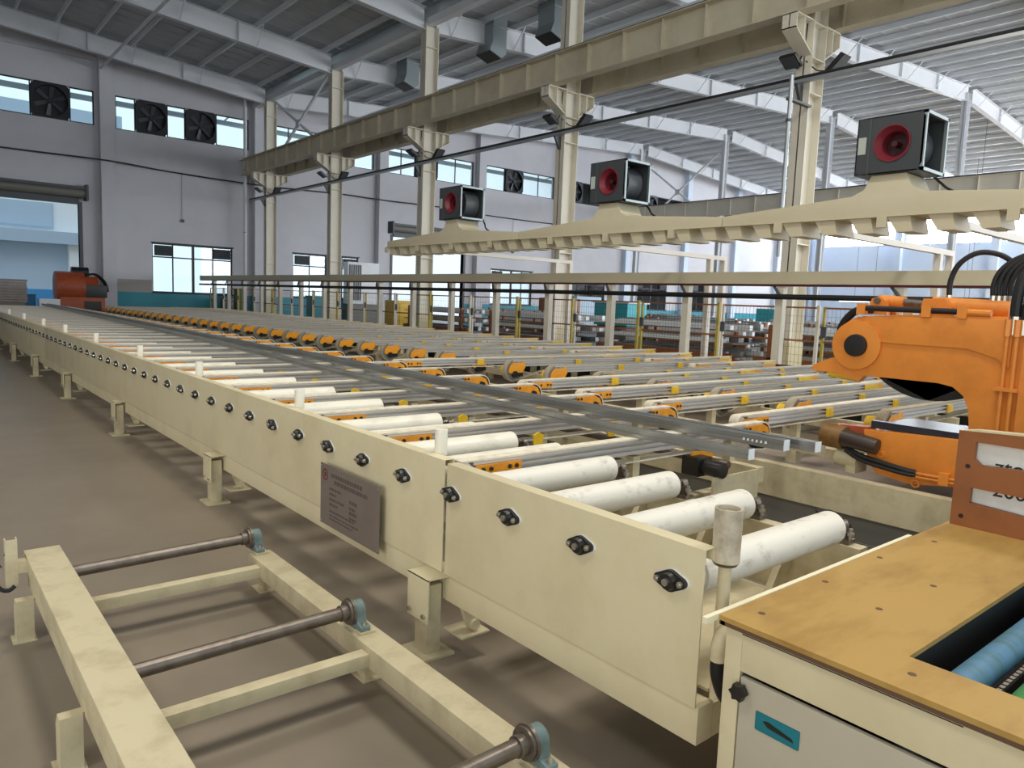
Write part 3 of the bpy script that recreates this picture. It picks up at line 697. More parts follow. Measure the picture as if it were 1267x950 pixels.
    # underframe
    for fx in ((x0 + 1.35, x1 - 0.45) if kind == 1 else (x0 + 0.9, x1 - 0.5)):
        part('long_beam', MB().box(fx - 0.04, fx + 0.04, ystart - 0.25, ystart + 0.8265 * n, 0.52, 0.62), CREAM_D, t)
        nn = n // 2 + 1
        lm = mesh('post', MB().box(-0.045, 0.045, -0.045, 0.045, 0, 0.52), CREAM_D); um = mesh('upright', MB().box(-0.03, 0.03, -0.03, 0.03, 0.62, 0.76), CREAM_D)
        for i in range(nn):
            q = bpy.data.objects.new('post', lm); COL.objects.link(q); q.parent = t; q.location = Vector((fx, ystart + 1.653 * i, 0)) - o0
        for i in range(n):
            q = bpy.data.objects.new('upright', um); COL.objects.link(q); q.parent = t; q.location = Vector((fx, ystart + 0.8265 * i, 0)) - o0
    if kind == 1:
        part('drive_shaft', MB().cyl((x1 - 0.75, ystart - 0.2, 0.66), (x1 - 0.75, ystart + 0.8265 * n, 0.66), 0.028, n=12), STEEL, t)
        for yy in (ystart - 0.02,):
            part('gear_motor', MB().box(x1 - 1.0, x1 - 0.86, yy - 0.13, yy, 0.60, 0.72).cyl((x1 - 0.93, yy - 0.13, 0.66), (x1 - 0.93, yy - 0.27, 0.66), 0.05, n=18), BLACK, t, bevel=0.01)
            part('motor_plate', MB().box(x1 - 1.0, x1 - 0.5, yy - 0.25, yy - 0.235, 0.4, 0.62), CREAM_D, t)
        part('cross_beam', MB().box(x0 + 1.31, x1 - 0.41, ystart - 0.09, ystart - 0.01, 0.40, 0.46), CREAM_D, t)
        part('cross_beam', MB().box(x0 + 1.31, x1 - 0.41, ystart - 0.09, ystart - 0.01, 0.10, 0.16), CREAM_D, t)
        for bx in (x1 - 0.86, ):
            part('orange_guard', MB().box(bx - 0.1, bx + 0.12, ystart - 0.07, ystart - 0.055, 0.62, 0.74), ORANGE2, t)
    return t
N = 40
arm_bank('lifting_belt_table', 'first bank of felt belt arms with orange end plates between the conveyor rollers', 2.02, 4.82, 2.872, 34, 1)
arm_bank('transfer_belt_table', 'second bank of felt belt arms bridging the stretcher bed, with small orange side plates', 4.78, 9.0, 3.12, 5, 2, ylist=[3.12, 3.95, 4.77, 5.60, 8.08])
arm_bank('cooling_belt_table', 'third bank of belt arms with big orange drive wheels behind the stretcher bed', 6.25, 10.2, 2.70, 37, 3)
arm_bank('storage_belt_table', 'fourth bank of felt belt arms nearest the fence, with yellow end plates', 8.75, 11.0, 2.35, 38, 4)
# kick skirt along the far edge
t = thing('kick_skirt', 'dark red-brown skirt strip under the far edge of the belt tables along the fence', 'skirt', (11.12, 18, 0.5))
part('strip', MB().box(11.1, 11.13, 0.5, 36.5, 0.45, 0.80), REDD, t); part('foot_strip', MB().box(11.08, 11.15, 0.5, 36.5, 0.0, 0.45), BLACK, t)

# ================================================================ ALUMINIUM PROFILES LYING ON THE TABLE
def profile(label, pts, w_, h_, z0, end_open=True):
    P = smoothpath([(a * 0.9615, b * 0.9615, 0) for a, b in pts], 8)
    t = thing('aluminium_profile', label, 'profile', (P[0].x, P[0].y, z0), 'extruded profiles on the belts')
    vs = []; fs = []
    sec = [(-w_ / 2, 0), (-w_ / 2, h_ * 0.36), (-w_ / 2 + 0.008, h_ * 0.40), (-w_ / 2 + 0.008, h_ * 0.6), (-w_ / 2, h_ * 0.64), (-w_ / 2, h_), (-w_ * 0.12, h_), (-w_ * 0.12, h_ - 0.006), (w_ * 0.12, h_ - 0.006), (w_ * 0.12, h_), (w_ / 2, h_), (w_ / 2, 0)]
    n = len(sec)
    for p in P: vs += [(p.x + a, p.y, z0 + b) for a, b in sec]
    for i in range(len(P) - 1):
        fs += [[i * n + k, i * n + (k + 1) % n, (i + 1) * n + (k + 1) % n, (i + 1) * n + k] for k in range(n)]
    m = len(P) - 1
    fs += [list(range(m * n, m * n + n)), list(range(n))]
    part('bar', MB().add(vs, fs), PROF, t)
    p = P[0]
    part('cut_end', MB().box(p.x - w_ / 2 - 0.001, p.x + w_ / 2 + 0.001, p.y - 0.004, p.y, z0 - 0.001, z0 + h_ + 0.001).box(p.x - w_ * 0.3, p.x + w_ * 0.3, p.y - 0.0045, p.y - 0.004, z0 + h_ * 0.2, z0 + h_ * 0.8), WHITEB, t)
    return t
zb = 0.874
profile('leftmost long aluminium profile on the belts, its pale cut end short of the others', [(3.56, 2.20), (3.50, 3.4), (3.47, 4.5), (3.43, 6.2), (3.48, 7.8), (3.64, 10.6), (3.72, 14.6), (3.98, 24), (4.18, 32.6)], 0.048, 0.055, zb)
pr2 = profile('middle aluminium profile on the belts with white marks near its end', [(3.99, 2.24), (3.94, 3.6), (3.90, 5.06), (3.96, 7.34), (3.99, 9.05), (3.92, 10.4), (3.97, 12.2), (4.08, 17.5), (4.28, 29), (4.34, 32.6)], 0.055, 0.06, zb)
profile('rightmost aluminium profile on the belts ending beside the orange end plate', [(4.13, 2.12), (4.05, 3.6), (3.99, 5.06), (4.06, 7.34), (4.10, 9.05), (4.02, 10.4), (4.07, 12.2), (4.18, 17.5), (4.38, 29), (4.44, 32.6)], 0.06, 0.055, zb)
mk = MB()
for k in range(6): mk.cyl((3.80 - 0.006 * k * 0.3, 2.26 + 0.028 * k, zb + 0.03), (3.795, 2.26 + 0.028 * k, zb + 0.03), 0.008, n=8)
part('white_mark', mk, WHITEB, pr2, kind='stuff')  # row of small white ovals on the side of the profile

# ================================================================ STRETCHER TAIL (orange)
XS = 5.6
t = thing('profile_stretcher', 'big orange hydraulic stretcher head with C-shaped jaw right of the aluminium profiles', 'stretcher', (5.9, 2.0, 0.48))
co = [(1.10, 1.69), (2.30, 1.665)] + arc(2.585, 1.425, 0.222, 95, -62, 14) + [(2.60, 1.195), (2.466, 1.198), (2.264, 1.197), (2.05, 1.197)] + [(1.95, 1.18), (1.88, 1.127), (1.842, 1.048), (1.827, 0.938), (1.80, 0.55), (1.10, 0.55)]
for xa, xb in ((5.60, 5.70), (6.05, 6.15)): part('jaw_plate', MB().prism(co, 'x', xa, xb), ORANGE, t, bevel=0.012)
part('jaw_core', MB().prism([(1.10, 1.66), (2.5, 1.62), (2.55, 1.25), (2.1, 1.24), (1.95, 1.2), (1.1, 1.1)], 'x', 5.70, 6.05), ORANGE, t)
# raised rim plate with rounded boss
rim = [(2.46, 1.64)] + arc(2.645, 1.43, 0.215, 80, 260, 14) + [(2.55, 1.24), (2.42, 1.33), (2.38, 1.44)]
rim = arc(2.645, 1.43, 0.205, 0, 330, 22)
part('boss', MB().prism(arc(2.635, 1.425, 0.185, 0, 345, 23), 'x', 5.575, 5.60), ORANGE, t, bevel=0.006)
part('pivot_cap', MB().cyl((5.575, 2.63, 1.423), (5.545, 2.63, 1.423), 0.086, 0.082, 28), BLACK, t, bevel=0.004)
part('reinforcing_plate', MB().prism([(2.47, 1.46), (2.40, 1.455), (1.88, 1.452), (1.70, 1.40), (1.62, 1.34), (1.62, 1.66), (2.35, 1.65), (2.45, 1.58)], 'x', 5.585, 5.60), ORANGE, t, bevel=0.006)
part('lower_cheek', MB().prism([(2.80, 1.33), (2.80, 1.20), (2.60, 1.15), (2.56, 1.21), (2.66, 1.24), (2.74, 1.29)], 'x', 5.605, 5.68), ORANGE, t)
part('nose_plate', MB().prism([(2.99, 1.235), (2.94, 1.265), (2.79, 1.33), (2.75, 1.20), (2.98, 1.20)], 'x', 5.62, 5.66), ORANGE, t)
part('nose_roller', MB().cyl((5.66, 2.86, 1.19), (5.66, 2.62, 1.17), 0.03, n=14), YELLOW, t); part('nose_roller', MB().cyl((5.665, 2.94, 1.205), (5.74, 2.94, 1.205), 0.035, n=12), CREAM_D, t)
# dark curved jaw block in the throat
part('clamp_block', MB().prism([(2.50, 1.20)] + [(y, z) for y, z in arc(2.14, 1.62, 0.565, -130, -50, 14)] + [(1.86, 1.21)], 'x', 5.72, 6.04), BLACK, t)
part('throat_lining', MB().prism([(1.95, 1.2), (1.87, 1.1), (1.85, 0.95), (1.83, 0.6), (1.70, 0.6), (1.70, 1.2)], 'x', 5.70, 6.05), BLACK, t)
# standing oil pipes on the plate
for yy in (1.645, 1.59):
    p = part('oil_pipe', MB().cyl((5.565, yy, 0.60), (5.565, yy, 1.60), 0.013, n=10), ORANGE, t); part('pipe_union', MB().cyl((5.565, yy, 1.55), (5.565, yy, 1.66), 0.022, n=6), ORANGE, p)
part('pipe_clamp', MB().box(5.545, 5.60, 1.55, 1.69, 1.19, 1.215), ORANGE, t)
part('corner_post', MB().box(5.57, 5.70, 1.10, 1.55, 0.55, 1.71), ORANGE, t)
# top cylinder
part('lug', MB().prism([(2.66, 1.66), (2.50, 1.66), (2.52, 1.77), (2.57, 1.80), (2.62, 1.78)], 'x', 5.74, 5.80), ORANGE, t)
part('lug', MB().prism([(2.66, 1.66), (2.50, 1.66), (2.52, 1.77), (2.57, 1.80), (2.62, 1.78)], 'x', 5.90, 5.96), ORANGE, t)
part('clevis_pin', MB().cyl((5.72, 2.575, 1.765), (5.98, 2.575, 1.765), 0.024, n=12), STEEL, t)
part('cylinder_rod', MB().cyl((5.85, 2.56, 1.765), (5.85, 2.20, 1.745), 0.030, n=14), STEEL, t); part('rod_eye', MB().cyl((5.85, 2.61, 1.768), (5.85, 2.42, 1.757), 0.045, n=14), ORANGE, t)
part('trunnion', MB().prism([(2.27, 1.66), (2.05, 1.66), (2.10, 1.79), (2.25, 1.79)], 'x', 5.74, 5.80), ORANGE, t)
part('cylinder_barrel', MB().cyl((5.85, 2.22, 1.745), (5.85, 1.72, 1.725), 0.062, n=20), ORANGE, t)
hs = part('side_hose', MB().cyl((5.60, 2.60, 1.705), (5.60, 1.95, 1.700), 0.021, n=10), RUBBER, t)
for yy in (2.62, 2.16, 1.93): part('hose_clamp', MB().box(5.57, 5.63, yy - 0.03, yy + 0.03, 1.655, 1.74), ORANGE, t)
part('hose_pipe', MB().cyl((5.60, 1.96, 1.70), (5.60, 1.76, 1.695), 0.024, n=10), ORANGE, t)
part('small_valve', MB().box(5.95, 6.03, 2.40, 2.47, 1.66, 1.74), CREAM, t)
hoses = [([(5.88, 2.13, 1.80), (5.88, 2.13, 1.93), (5.88, 2.08, 2.05), (5.90, 1.98, 2.12), (5.92, 1.86, 2.11), (5.95, 1.77, 2.05), (6.0, 1.70, 1.95), (6.0, 1.66, 1.75)], 0.019)]
for k in range(4):
    y0 = 1.84 - 0.035 * k
    hoses.append(([(5.85, y0, 1.80), (5.85, y0 + 0.005, 1.90), (5.86, y0 - 0.03, 2.0), (5.88, y0 - 0.12, 2.08), (5.9, y0 - 0.28, 2.13), (5.95, y0 - 0.5, 2.12), (5.95, 1.05, 2.0 - 0.03 * k)], 0.017))
hoses.append(([(5.60, 1.62, 1.66), (5.60, 1.62, 1.80), (5.62, 1.60, 1.95), (5.68, 1.52, 2.06), (5.8, 1.36, 2.12), (5.9, 1.05, 2.1)], 0.034))
hoses.append(([(5.60, 1.57, 1.66), (5.60, 1.565, 1.76), (5.62, 1.53, 1.86), (5.7, 1.42, 1.92), (5.8, 1.2, 1.93), (5.9, 1.0, 1.9)], 0.022))
for k, (pp, r) in enumerate(hoses):
    h = part('hydraulic_hose', MB().tube(smoothpath(pp, 6), r, 10), RUBBER, t); a = pp[0]
    part('hose_fitting', MB().cyl((a[0], a[1], a[2] - 0.10), (a[0], a[1], a[2] + 0.02), 0.021 if r < 0.03 else 0.036, n=8), BOLT, h)
part('rear_hose', MB().tube(smoothpath([(5.72, 2.60, 1.70), (5.75, 2.74, 1.68), (5.77, 2.84, 1.58), (5.77, 2.86, 1.47), (5.75, 2.83, 1.38)], 6), 0.03, 10), RUBBER, t)
# lower gripper carriage
bx = [(2.384, 0.842), (1.30, 0.885), (1.30, 0.56), (1.752, 0.555), (2.05, 0.515), (2.271, 0.544), (2.335, 0.62)]
part('carriage', MB().prism(bx, 'x', 5.28, 5.95), ORANGE, t, bevel=0.008)
part('carriage_tray', MB().box(5.40, 5.85, 1.30, 2.30, 0.868, 0.895).box(5.34, 5.40, 1.30, 2.36, 0.855, 0.905), mat('oiled_steel_tray', (40, 44, 54), 0.32, 0.0, dirt=(20, 20, 24), dscale=4, damt=0.7), t)
part('gear_motor', MB().cyl((5.22, 2.50, 0.772), (5.22, 2.25, 0.742), 0.062, 0.055, 22), mat('oily_motor', (58, 46, 38), 0.4), t, bevel=0.006)
part('motor_gearbox', MB().cyl((5.26, 2.66, 0.77), (5.26, 2.50, 0.76), 0.088, 0.084, 22), mat('worn_gearbox', (128, 92, 40), 0.5, dirt=(70, 46, 30), dscale=12, damt=0.7), t, bevel=0.008)
part('gearbox_link', MB().prism([(2.64, 0.84), (2.36, 0.86), (2.36, 0.76), (2.62, 0.72)], 'x', 5.30, 5.42), RUSTOR, t)
for k in range(2):
    part('carriage_hose', MB().tube(smoothpath([(5.24, 2.48, 0.70 - 0.02 * k), (5.23, 2.36, 0.66 - 0.03 * k), (5.235, 2.20, 0.635 - 0.03 * k), (5.245, 2.06, 0.615 - 0.025 * k), (5.26, 2.0, 0.61 - 0.02 * k)], 5), 0.017, 8), RUBBER, t)
part('carriage_pipe', MB().cyl((5.26, 2.02, 0.602), (5.26, 1.40, 0.612), 0.011, n=8), ORANGE, t); part('carriage_pipe', MB().cyl((5.26, 2.02, 0.578), (5.26, 1.40, 0.588), 0.011, n=8), ORANGE, t)
part('pipe_clip', MB().box(5.235, 5.28, 1.79, 1.85, 0.56, 0.64), ORANGE, t)
part('lifting_eye', MB().ring((5.265, 2.245, 0.685), 'x', 0.026, 0.014, 0.02, 16), ORANGE, t); part('lifting_eye', MB().ring((5.265, 2.0, 0.53), 'x', 0.03, 0.017, 0.02, 16), ORANGE, t)
part('wheel_guard', MB().cyl((5.30, 2.56, 0.62), (5.30, 2.40, 0.60), 0.07, n=18).box(5.24, 5.42, 2.40, 2.47, 0.52, 0.60), CREAM_D, t)
# stretcher bed: long channel beam running to the far head
t = thing('stretcher_bed', 'long dusty cream stretcher bed beam under the orange head and between the belt banks', 'machine bed', (5.6, 18, 0))
for xa, xb in ((5.10, 5.20), (6.1, 6.2)):
    part('side_beam', MB().box(xa, xa + 0.015, 0.6, 33.7, 0.25, 0.50).box(xa + 0.015, xb, 0.6, 33.7, 0.485, 0.50).box(xa + 0.015, xb, 0.6, 33.7, 0.25, 0.265), CREAM_D, t)
    part('plinth', MB().box(xa + 0.03, xb + 0.02, 0.6, 33.7, 0.0, 0.249), GREYB, t)
part('bed_plate', MB().box(5.2, 6.1, 0.6, 33.7, 0.40, 0.42), TAUPE, t)
for k in range(11): part('cross_rib', MB().box(5.2, 6.1, 1.0 + 3 * k, 1.06 + 3 * k, 0.2, 0.47), CREAM_D, t)
# machine boxes on the floor between end of the belt bank and the bed
t = thing('floor_gearbox', 'black square gearbox standing on the floor in front of the stretcher bed', 'gearbox', (4.55, 2.35, 0))
part('housing', MB().box(4.45, 4.72, 2.15, 2.36, 0.0, 0.30), BLACK, t, bevel=0.01); part('neck', MB().cyl((4.58, 2.26, 0.30), (4.58, 2.26, 0.38), 0.06, n=16), BLACK, t); part('face_plate', MB().box(4.40, 4.45, 2.12, 2.30, 0.02, 0.26), STEEL, t)
t = thing('floor_tray', 'flat grey steel cable tray on the floor in front of the stretcher bed', 'cable tray', (4.9, 1.6, 0))
part('tray', MB().box(4.82, 5.02, 0.7, 2.3, 0.0, 0.02).box(4.82, 4.83, 0.7, 2.3, 0.02, 0.10).box(5.01, 5.02, 0.7, 2.3, 0.02, 0.10), GREYB, t)

# far stretcher head
t = thing('stretcher_far_head', 'rust orange stretcher head with black hoses far off beside the left roller door', 'stretcher', (5.7, 34.6, 0))
part('body', MB().box(5.0, 6.6, 34.2, 35.4, 0.0, 1.15), RUSTOR, t, bevel=0.03); part('drum', MB().cyl((4.9, 34.7, 1.55), (5.9, 34.7, 1.55), 0.62, n=24), RUSTOR, t, bevel=0.03)
part('window_panel', MB().box(5.85, 6.45, 34.17, 34.2, 0.35, 1.0), BLACK, t); part('upper_box', MB().box(5.9, 6.7, 34.3, 35.2, 1.15, 1.65), BLACK, t, bevel=0.03)
part('arm', MB().prism([(34.3, 1.6), (35.1, 1.6), (35.1, 1.95), (34.6, 2.0)], 'x', 5.1, 6.4), RUSTOR, t)
part('motor', MB().cyl((5.5, 34.8, 2.15), (6.1, 34.8, 2.15), 0.22, n=18).box(5.2, 6.0, 34.6, 35.0, 1.95, 2.05), BLACKW, t)
for k in range(3): part('hose', MB().tube(smoothpath([(5.9, 34.4 + 0.2 * k, 2.0), (6.3, 34.4 + 0.2 * k, 2.1), (6.65, 34.4 + 0.2 * k, 1.8), (6.75, 34.4 + 0.2 * k, 1.4)], 5), 0.04, 8), RUBBER, t)
part('white_box', MB().box(4.3, 5.0, 34.2, 34.6, 0.0, 1.05), WHITEB, t)
# rack of stock at the far left
t = thing('stock_stack', 'taupe stack of steel sheets at the far left end of the roller conveyor', 'stack', (2.6, 33.2, 0))
for k in range(9): part('sheet', MB().box(1.2 + random.uniform(-0.02, 0.02), 3.75 + random.uniform(-0.02, 0.02), 32.9, 34.0, 0.92 + 0.095 * k, 1.005 + 0.095 * k), TAUPE, t)
part('stand', MB().box(1.3, 3.7, 33.0, 33.9, 0.0, 0.92), GREYB, t)
for k, (x, lab) in enumerate(((4.15, 'blue bin just right of the taupe stack by the roller door'), (4.75, 'smaller blue bin left of the far stretcher head'))):
    t = thing('blue_bin', lab, 'bin', (x, 36.2, 0)); part('body', MB().box(x - 0.25, x + 0.25, 36.0, 36.4, 0.0, 1.15 - 0.2 * k), BLUEW, t, bevel=0.02); part('lid', MB().box(x - 0.27, x + 0.27, 35.98, 36.42, 1.15 - 0.2 * k, 1.19 - 0.2 * k), TEALW, t)

# ================================================================ LONG TROUGH BEAM AND FENCE
XB = 11.3
t = thing('cable_trough', 'long straight cream trough beam on posts along the far edge of the belt tables', 'trough', (XB, 18, 0))
part('trough', MB().ribbon([(XB + 0.10, 2.31), (XB - 0.10, 2.31), (XB - 0.10, 2.11), (XB + 0.10, 2.11)], 0.006, 'y', 0.5, 37.0), DUCTM, t)
part('end_cap', MB().box(XB - 0.10, XB + 0.10, 36.99, 37.0, 2.11, 2.31), DUCTM, t)
part('red_strip', MB().box(XB - 0.08, XB + 0.06, 0.5, 37.0, 2.075, 2.105), REDD, t)
part('black_pipe', MB().cyl((XB - 0.16, 0.5, 1.90), (XB - 0.16, 36.8, 1.90), 0.045, n=12), RUBBER, t)
pm_ = mesh('post', MB().box(-0.06, 0.06, -0.07, 0.07, 0, 2.08), CREAM_S); st_ = mesh('strut', MB().beam((-0.16, -0.06, 1.93), (-0.04, 0.12, 2.08), 0.05, 0.02), GREYD)
fo_ = mesh('foot_plate', MB().box(-0.11, 0.11, -0.11, 0.11, 0, 0.015), CREAM_S)
o0 = off(t)
for i in range(17):
    y = 4.75 + 1.9 * i
    q = bpy.data.objects.new('post', pm_); COL.objects.link(q); q.parent = t; q.location = Vector((XB, y, 0)) - o0
    for nm, me in (('strut', st_), ('foot_plate', fo_)):
        c = bpy.data.objects.new(nm, me); COL.objects.link(c); c.parent = q
XF = 11.62
for i in range(17):
    ya = 4.2 + 1.92 * i; yb = ya + 1.86
    t = thing('fence_panel', 'wire mesh safety fence panel behind the trough posts, %s from the near end' % ORD[i], 'fence', (XF, ya, 0), 'mesh fence panels')
    yel = i in (0, 2, 3, 4, 5, 7, 10, 13)
    part('post', MB().box(XF - 0.025, XF + 0.025, ya, ya + 0.05, 0, 1.78), FENY if yel else CREAM_S, t)
    part('post', MB().box(XF - 0.02, XF + 0.02, yb - 0.04, yb, 0, 1.76), CREAM_S if i % 2 else FENY, t)
    for z in (0.18, 1.19, 1.74): part('rail', MB().box(XF - 0.014, XF + 0.014, ya + 0.05, yb - 0.04, z - 0.014, z + 0.014), BROWN if z > 1 else GREYB, t)
    wm = MB(); y = ya + 0.11
    while y < yb - 0.05: wm.box(XF - 0.0015, XF + 0.0015, y - 0.0015, y + 0.0015, 0.19, 1.73); y += 0.07
    z = 0.3
    while z < 1.7: wm.box(XF - 0.0015, XF + 0.0015, ya + 0.05, yb - 0.04, z - 0.0015, z + 0.0015); z += 0.13
    o = part('wire_mesh', wm, CHAR, t); o['kind'] = 'stuff'
    part('latch_box', MB().box(XF - 0.05, XF - 0.025, yb - 0.09, yb, 1.26, 1.44), GREYD if i % 2 else mat('olive_box', (110, 100, 40), 0.5) if i == 1 else GREYD, t)

# ================================================================ COOLING DUCTS WITH FANS
XD = 8.0
def duct(yc, idx, names):
    t = thing('air_duct', '%s bow-shaped cream cooling air duct hanging over the belt tables' % names, 'air duct', (XD, yc, 2.62), 'cooling ducts')
    L = 2.27 if idx == 2 else 1.94
    ya, yb = yc - 1.90, yc + L
    out = [(ya, 2.665), (yb, 2.665), (yb, 2.775), (yc + 0.36, 2.885), (yc + 0.24, 2.94), (yc + 0.17, 3.08), (yc - 0.17, 3.08), (yc - 0.24, 2.94), (yc - 0.36, 2.885), (ya, 2.775)]
    part('duct_body', MB().prism(out, 'x', XD - 0.22, XD + 0.22), DUCTM, t, bevel=0.006)
    part('bottom_lip', MB().box(XD - 0.235, XD + 0.235, ya, yb, 2.655, 2.668), DUCTM, t)
    n = 11 if idx == 2 else 10
    nm = mesh('nozzle', MB().prism([(-0.09, 2.655), (0.13, 2.655), (0.03, 2.50), (-0.13, 2.50)], 'x', -0.20, 0.20), DUCTM)
    bm2 = mesh('hinge_tab', MB().box(-0.235, -0.20, -0.05, 0.05, 2.55, 2.655), DUCTM)
    for k in range(n):
        y = ya + 0.2 + (yb - ya - 0.35) * k / (n - 1)
        q = bpy.data.objects.new('nozzle', nm); COL.objects.link(q); q.parent = t; q.location = Vector((XD, y, 0)) - off(t)
        if k % 3 == 1:
            q = bpy.data.objects.new('hinge_tab', bm2); COL.objects.link(q); q.parent = t; q.location = Vector((XD, y + 0.17, 0)) - off(t)
    # centrifugal fan
    f = thing('centrifugal_fan', 'dark grey box fan with red round inlet on top of the %s cooling duct' % names, 'fan', (XD, yc, 3.08), 'duct fans')
    x0, x1 = XD - 0.27, XD + 0.26; ya, yb, z0, z1 = yc - 0.33, yc + 0.33, 3.085, 3.655
    hb = MB()
    n = 30; r = 0.175; cy, cz = yc - 0.03, 3.375
    vs = []; fs = []
    for xx in (x0, x0 + 0.012):
        for i in range(n):
            a = 6.2831853 * i / n; ca, sa = math.cos(a), math.sin(a)
            k = min(((yb - cy) if ca > 0 else (cy - ya)) / max(abs(ca), 1e-6), ((z1 - cz) if sa > 0 else (cz - z0)) / max(abs(sa), 1e-6))
            vs.append((xx, cy + ca * k, cz + sa * k)); vs.append((xx, cy + ca * r, cz + sa * r))
    for i in range(n):
        j = (i + 1) % n
        fs += [[2 * i, 2 * j, 2 * j + 1, 2 * i + 1], [2 * n + 2 * i + 1, 2 * n + 2 * j + 1, 2 * n + 2 * j, 2 * n + 2 * i], [2 * i + 1, 2 * j + 1, 2 * n + 2 * j + 1, 2 * n + 2 * i + 1]]
    hb.add(vs, fs); hb.box(x0, x1, ya, yb, z1 - 0.012, z1); hb.box(x0, x1, ya, yb, z0, z0 + 0.012); hb.box(x1 - 0.012, x1, ya, yb, z0, z1); hb.box(x0, x1, yb - 0.012, yb, z0, z1)
    part('housing', hb, FANBOX, f)
    # inlet cone and wheel
    cn = MB()
    for (ra, xa_), (rb_, xb_) in (((r, x0 - 0.012), (r - 0.05, x0 + 0.06)), ((r - 0.05, x0 + 0.06), (r - 0.055, x0 + 0.16))):
        cn.cyl((xa_, cy, cz), (xb_, cy, cz), ra, rb_, 30, False)
    cn.ring((x0 - 0.012, cy, cz), 'x', r + 0.006, r - 0.004, 0.014, 30)
    part('inlet_cone', cn, REDM, f)
    part('impeller', MB().cyl((x0 + 0.17, cy, cz), (x0 + 0.19, cy, cz), r - 0.03, n=24).cyl((x0 + 0.05, cy, cz), (x0 + 0.17, cy, cz), 0.03, n=12), DKRED, f)
    fr = MB()
    for a, b, c, d in ((x0, x1, z0, z0 + 0.03), (x0, x1, z1 - 0.03, z1), (x0, x0 + 0.03, z0, z1), (x1 - 0.03, x1, z0, z1)): fr.box(a, b, ya - 0.012, ya + 0.02, c, d)
    part('outlet_frame', fr, GALVD, f)
    part('scroll', MB().ribbon([(x, z) for x, z in [(x0 + 0.04, z1 - 0.14), (x0 + 0.10, z1 - 0.10)]], 0.004, 'y', ya + 0.01, yb - 0.02).prism(arc(yc + 0.02, cz, 0.25, 0, 345, 22), 'x', x0 + 0.2, x1 - 0.04), GREYD, f)
    part('edge_strip', MB().box(x0 - 0.004, x0, yb - 0.14, yb - 0.125, z0, z1), GREYD, f)
    part('rating_sticker', MB().box(x0 - 0.005, x0, yb - 0.10, yb - 0.02, z0 + 0.21, z0 + 0.38), STICK, f)
    part('terminal_box', MB().box(x1, x1 + 0.09, yc - 0.1, yc + 0.12, 3.2, 3.36), BLACKW, f)
    part('power_cable', MB().tube(smoothpath([(x1 + 0.05, yc - 0.12, 3.22), (x1 + 0.06, yc - 0.28, 3.05), (XD + 0.24, yc - 0.45, 2.93), (XD + 0.235, yc - 0.8, 2.8)], 5), 0.014, 6), RUBBER, f)
    return t
duct(3.5, 0, 'nearest'); duct(7.35, 1, 'middle'); duct(11.2, 2, 'farthest')
def gantry(y, lab, x1=11.95):
    t = thing('duct_gantry', 'white steel gantry arm carrying the cooling duct, ' + lab, 'gantry', (x1, y, 0), 'duct gantries')
    part('arm', MB().box(XD + 0.24, x1 + 0.55, y - 0.04, y + 0.04, 2.60, 2.68), GANT, t)
    part('post', MB().box(x1, x1 + 0.1, y - 0.05, y + 0.05, 0, 2.60), GANT, t); part('post', MB().box(x1 + 0.45, x1 + 0.55, y - 0.05, y + 0.05, 0, 2.60), GANT, t)
    part('hanger', MB().box(XD + 0.236, XD + 0.25, y - 0.06, y + 0.06, 2.58, 2.72), GALV, t)
gantry(3.1, 'nearest of the four'); gantry(4.55, 'second from the near end'); gantry(8.6, 'third from the near end'); gantry(12.9, 'farthest of the four')
# ================================================================ FLOODLIGHTS ON THE COLUMNS
for i, y in enumerate(COLY):
    for s, nm in ((1, 'left'), (-1, 'right')):
        c = (XC - 0.42, y + 0.12, 6.42) if s > 0 else (XC + 0.12, y - 0.42, 6.38)
        t = thing('floodlight', 'black floodlight on the %s side of the %s column of the row' % (nm, ORD[i]), 'floodlight', c, 'column floodlights')
        a = MB()
        if s > 0:
            a.prism([(c[0] - 0.26, c[2] + 0.10), (c[0] + 0.02, c[2] - 0.06), (c[0] + 0.06, c[2] - 0.01), (c[0] - 0.22, c[2] + 0.16)], 'y', c[1] - 0.17, c[1] + 0.17)
            part('housing', a, BLACK, t, bevel=0.01)
            part('lens', MB().prism([(c[0] - 0.255, c[2] + 0.090), (c[0] + 0.005, c[2] - 0.058), (c[0] + 0.0, c[2] - 0.066), (c[0] - 0.26, c[2] + 0.082)], 'y', c[1] - 0.14, c[1] + 0.14), GREYD, t)
            part('yoke', MB().box(c[0] - 0.02, XC - 0.24, c[1] - 0.03, c[1] + 0.03, c[2] - 0.03, c[2]), BLACK, t)
            part('cable', MB().tube(smoothpath([(XC - 0.26, y - 0.02, 7.2), (XC - 0.265, y, 6.9), (XC - 0.27, y + 0.05, 6.6), (XC - 0.36, y + 0.1, 6.45)], 5), 0.014, 6), RUBBER, t)
        else:
            a.prism([(c[1] - 0.26, c[2] + 0.18), (c[1] - 0.2, c[2] + 0.22), (c[1] + 0.1, c[2] - 0.06), (c[1] + 0.04, c[2] - 0.10)], 'x', c[0] - 0.16, c[0] + 0.16)
            part('housing', a, BLACK, t, bevel=0.01)
            part('lens', MB().prism([(c[1] - 0.262, c[2] + 0.172), (c[1] + 0.03, c[2] - 0.100), (c[1] + 0.022, c[2] - 0.108), (c[1] - 0.27, c[2] + 0.166)], 'x', c[0] - 0.13, c[0] + 0.13), GREYD, t)
            part('yoke', MB().box(c[0] - 0.03, c[0] + 0.03, c[1] + 0.04, y - 0.14, c[2] - 0.06, c[2] - 0.03), BLACK, t)
            part('cable', MB().tube(smoothpath([(XC - 0.27, y - 0.05, 6.5), (XC - 0.1, y - 0.2, 6.33), (c[0], y - 0.3, 6.36)], 5), 0.012, 6), RUBBER, t)
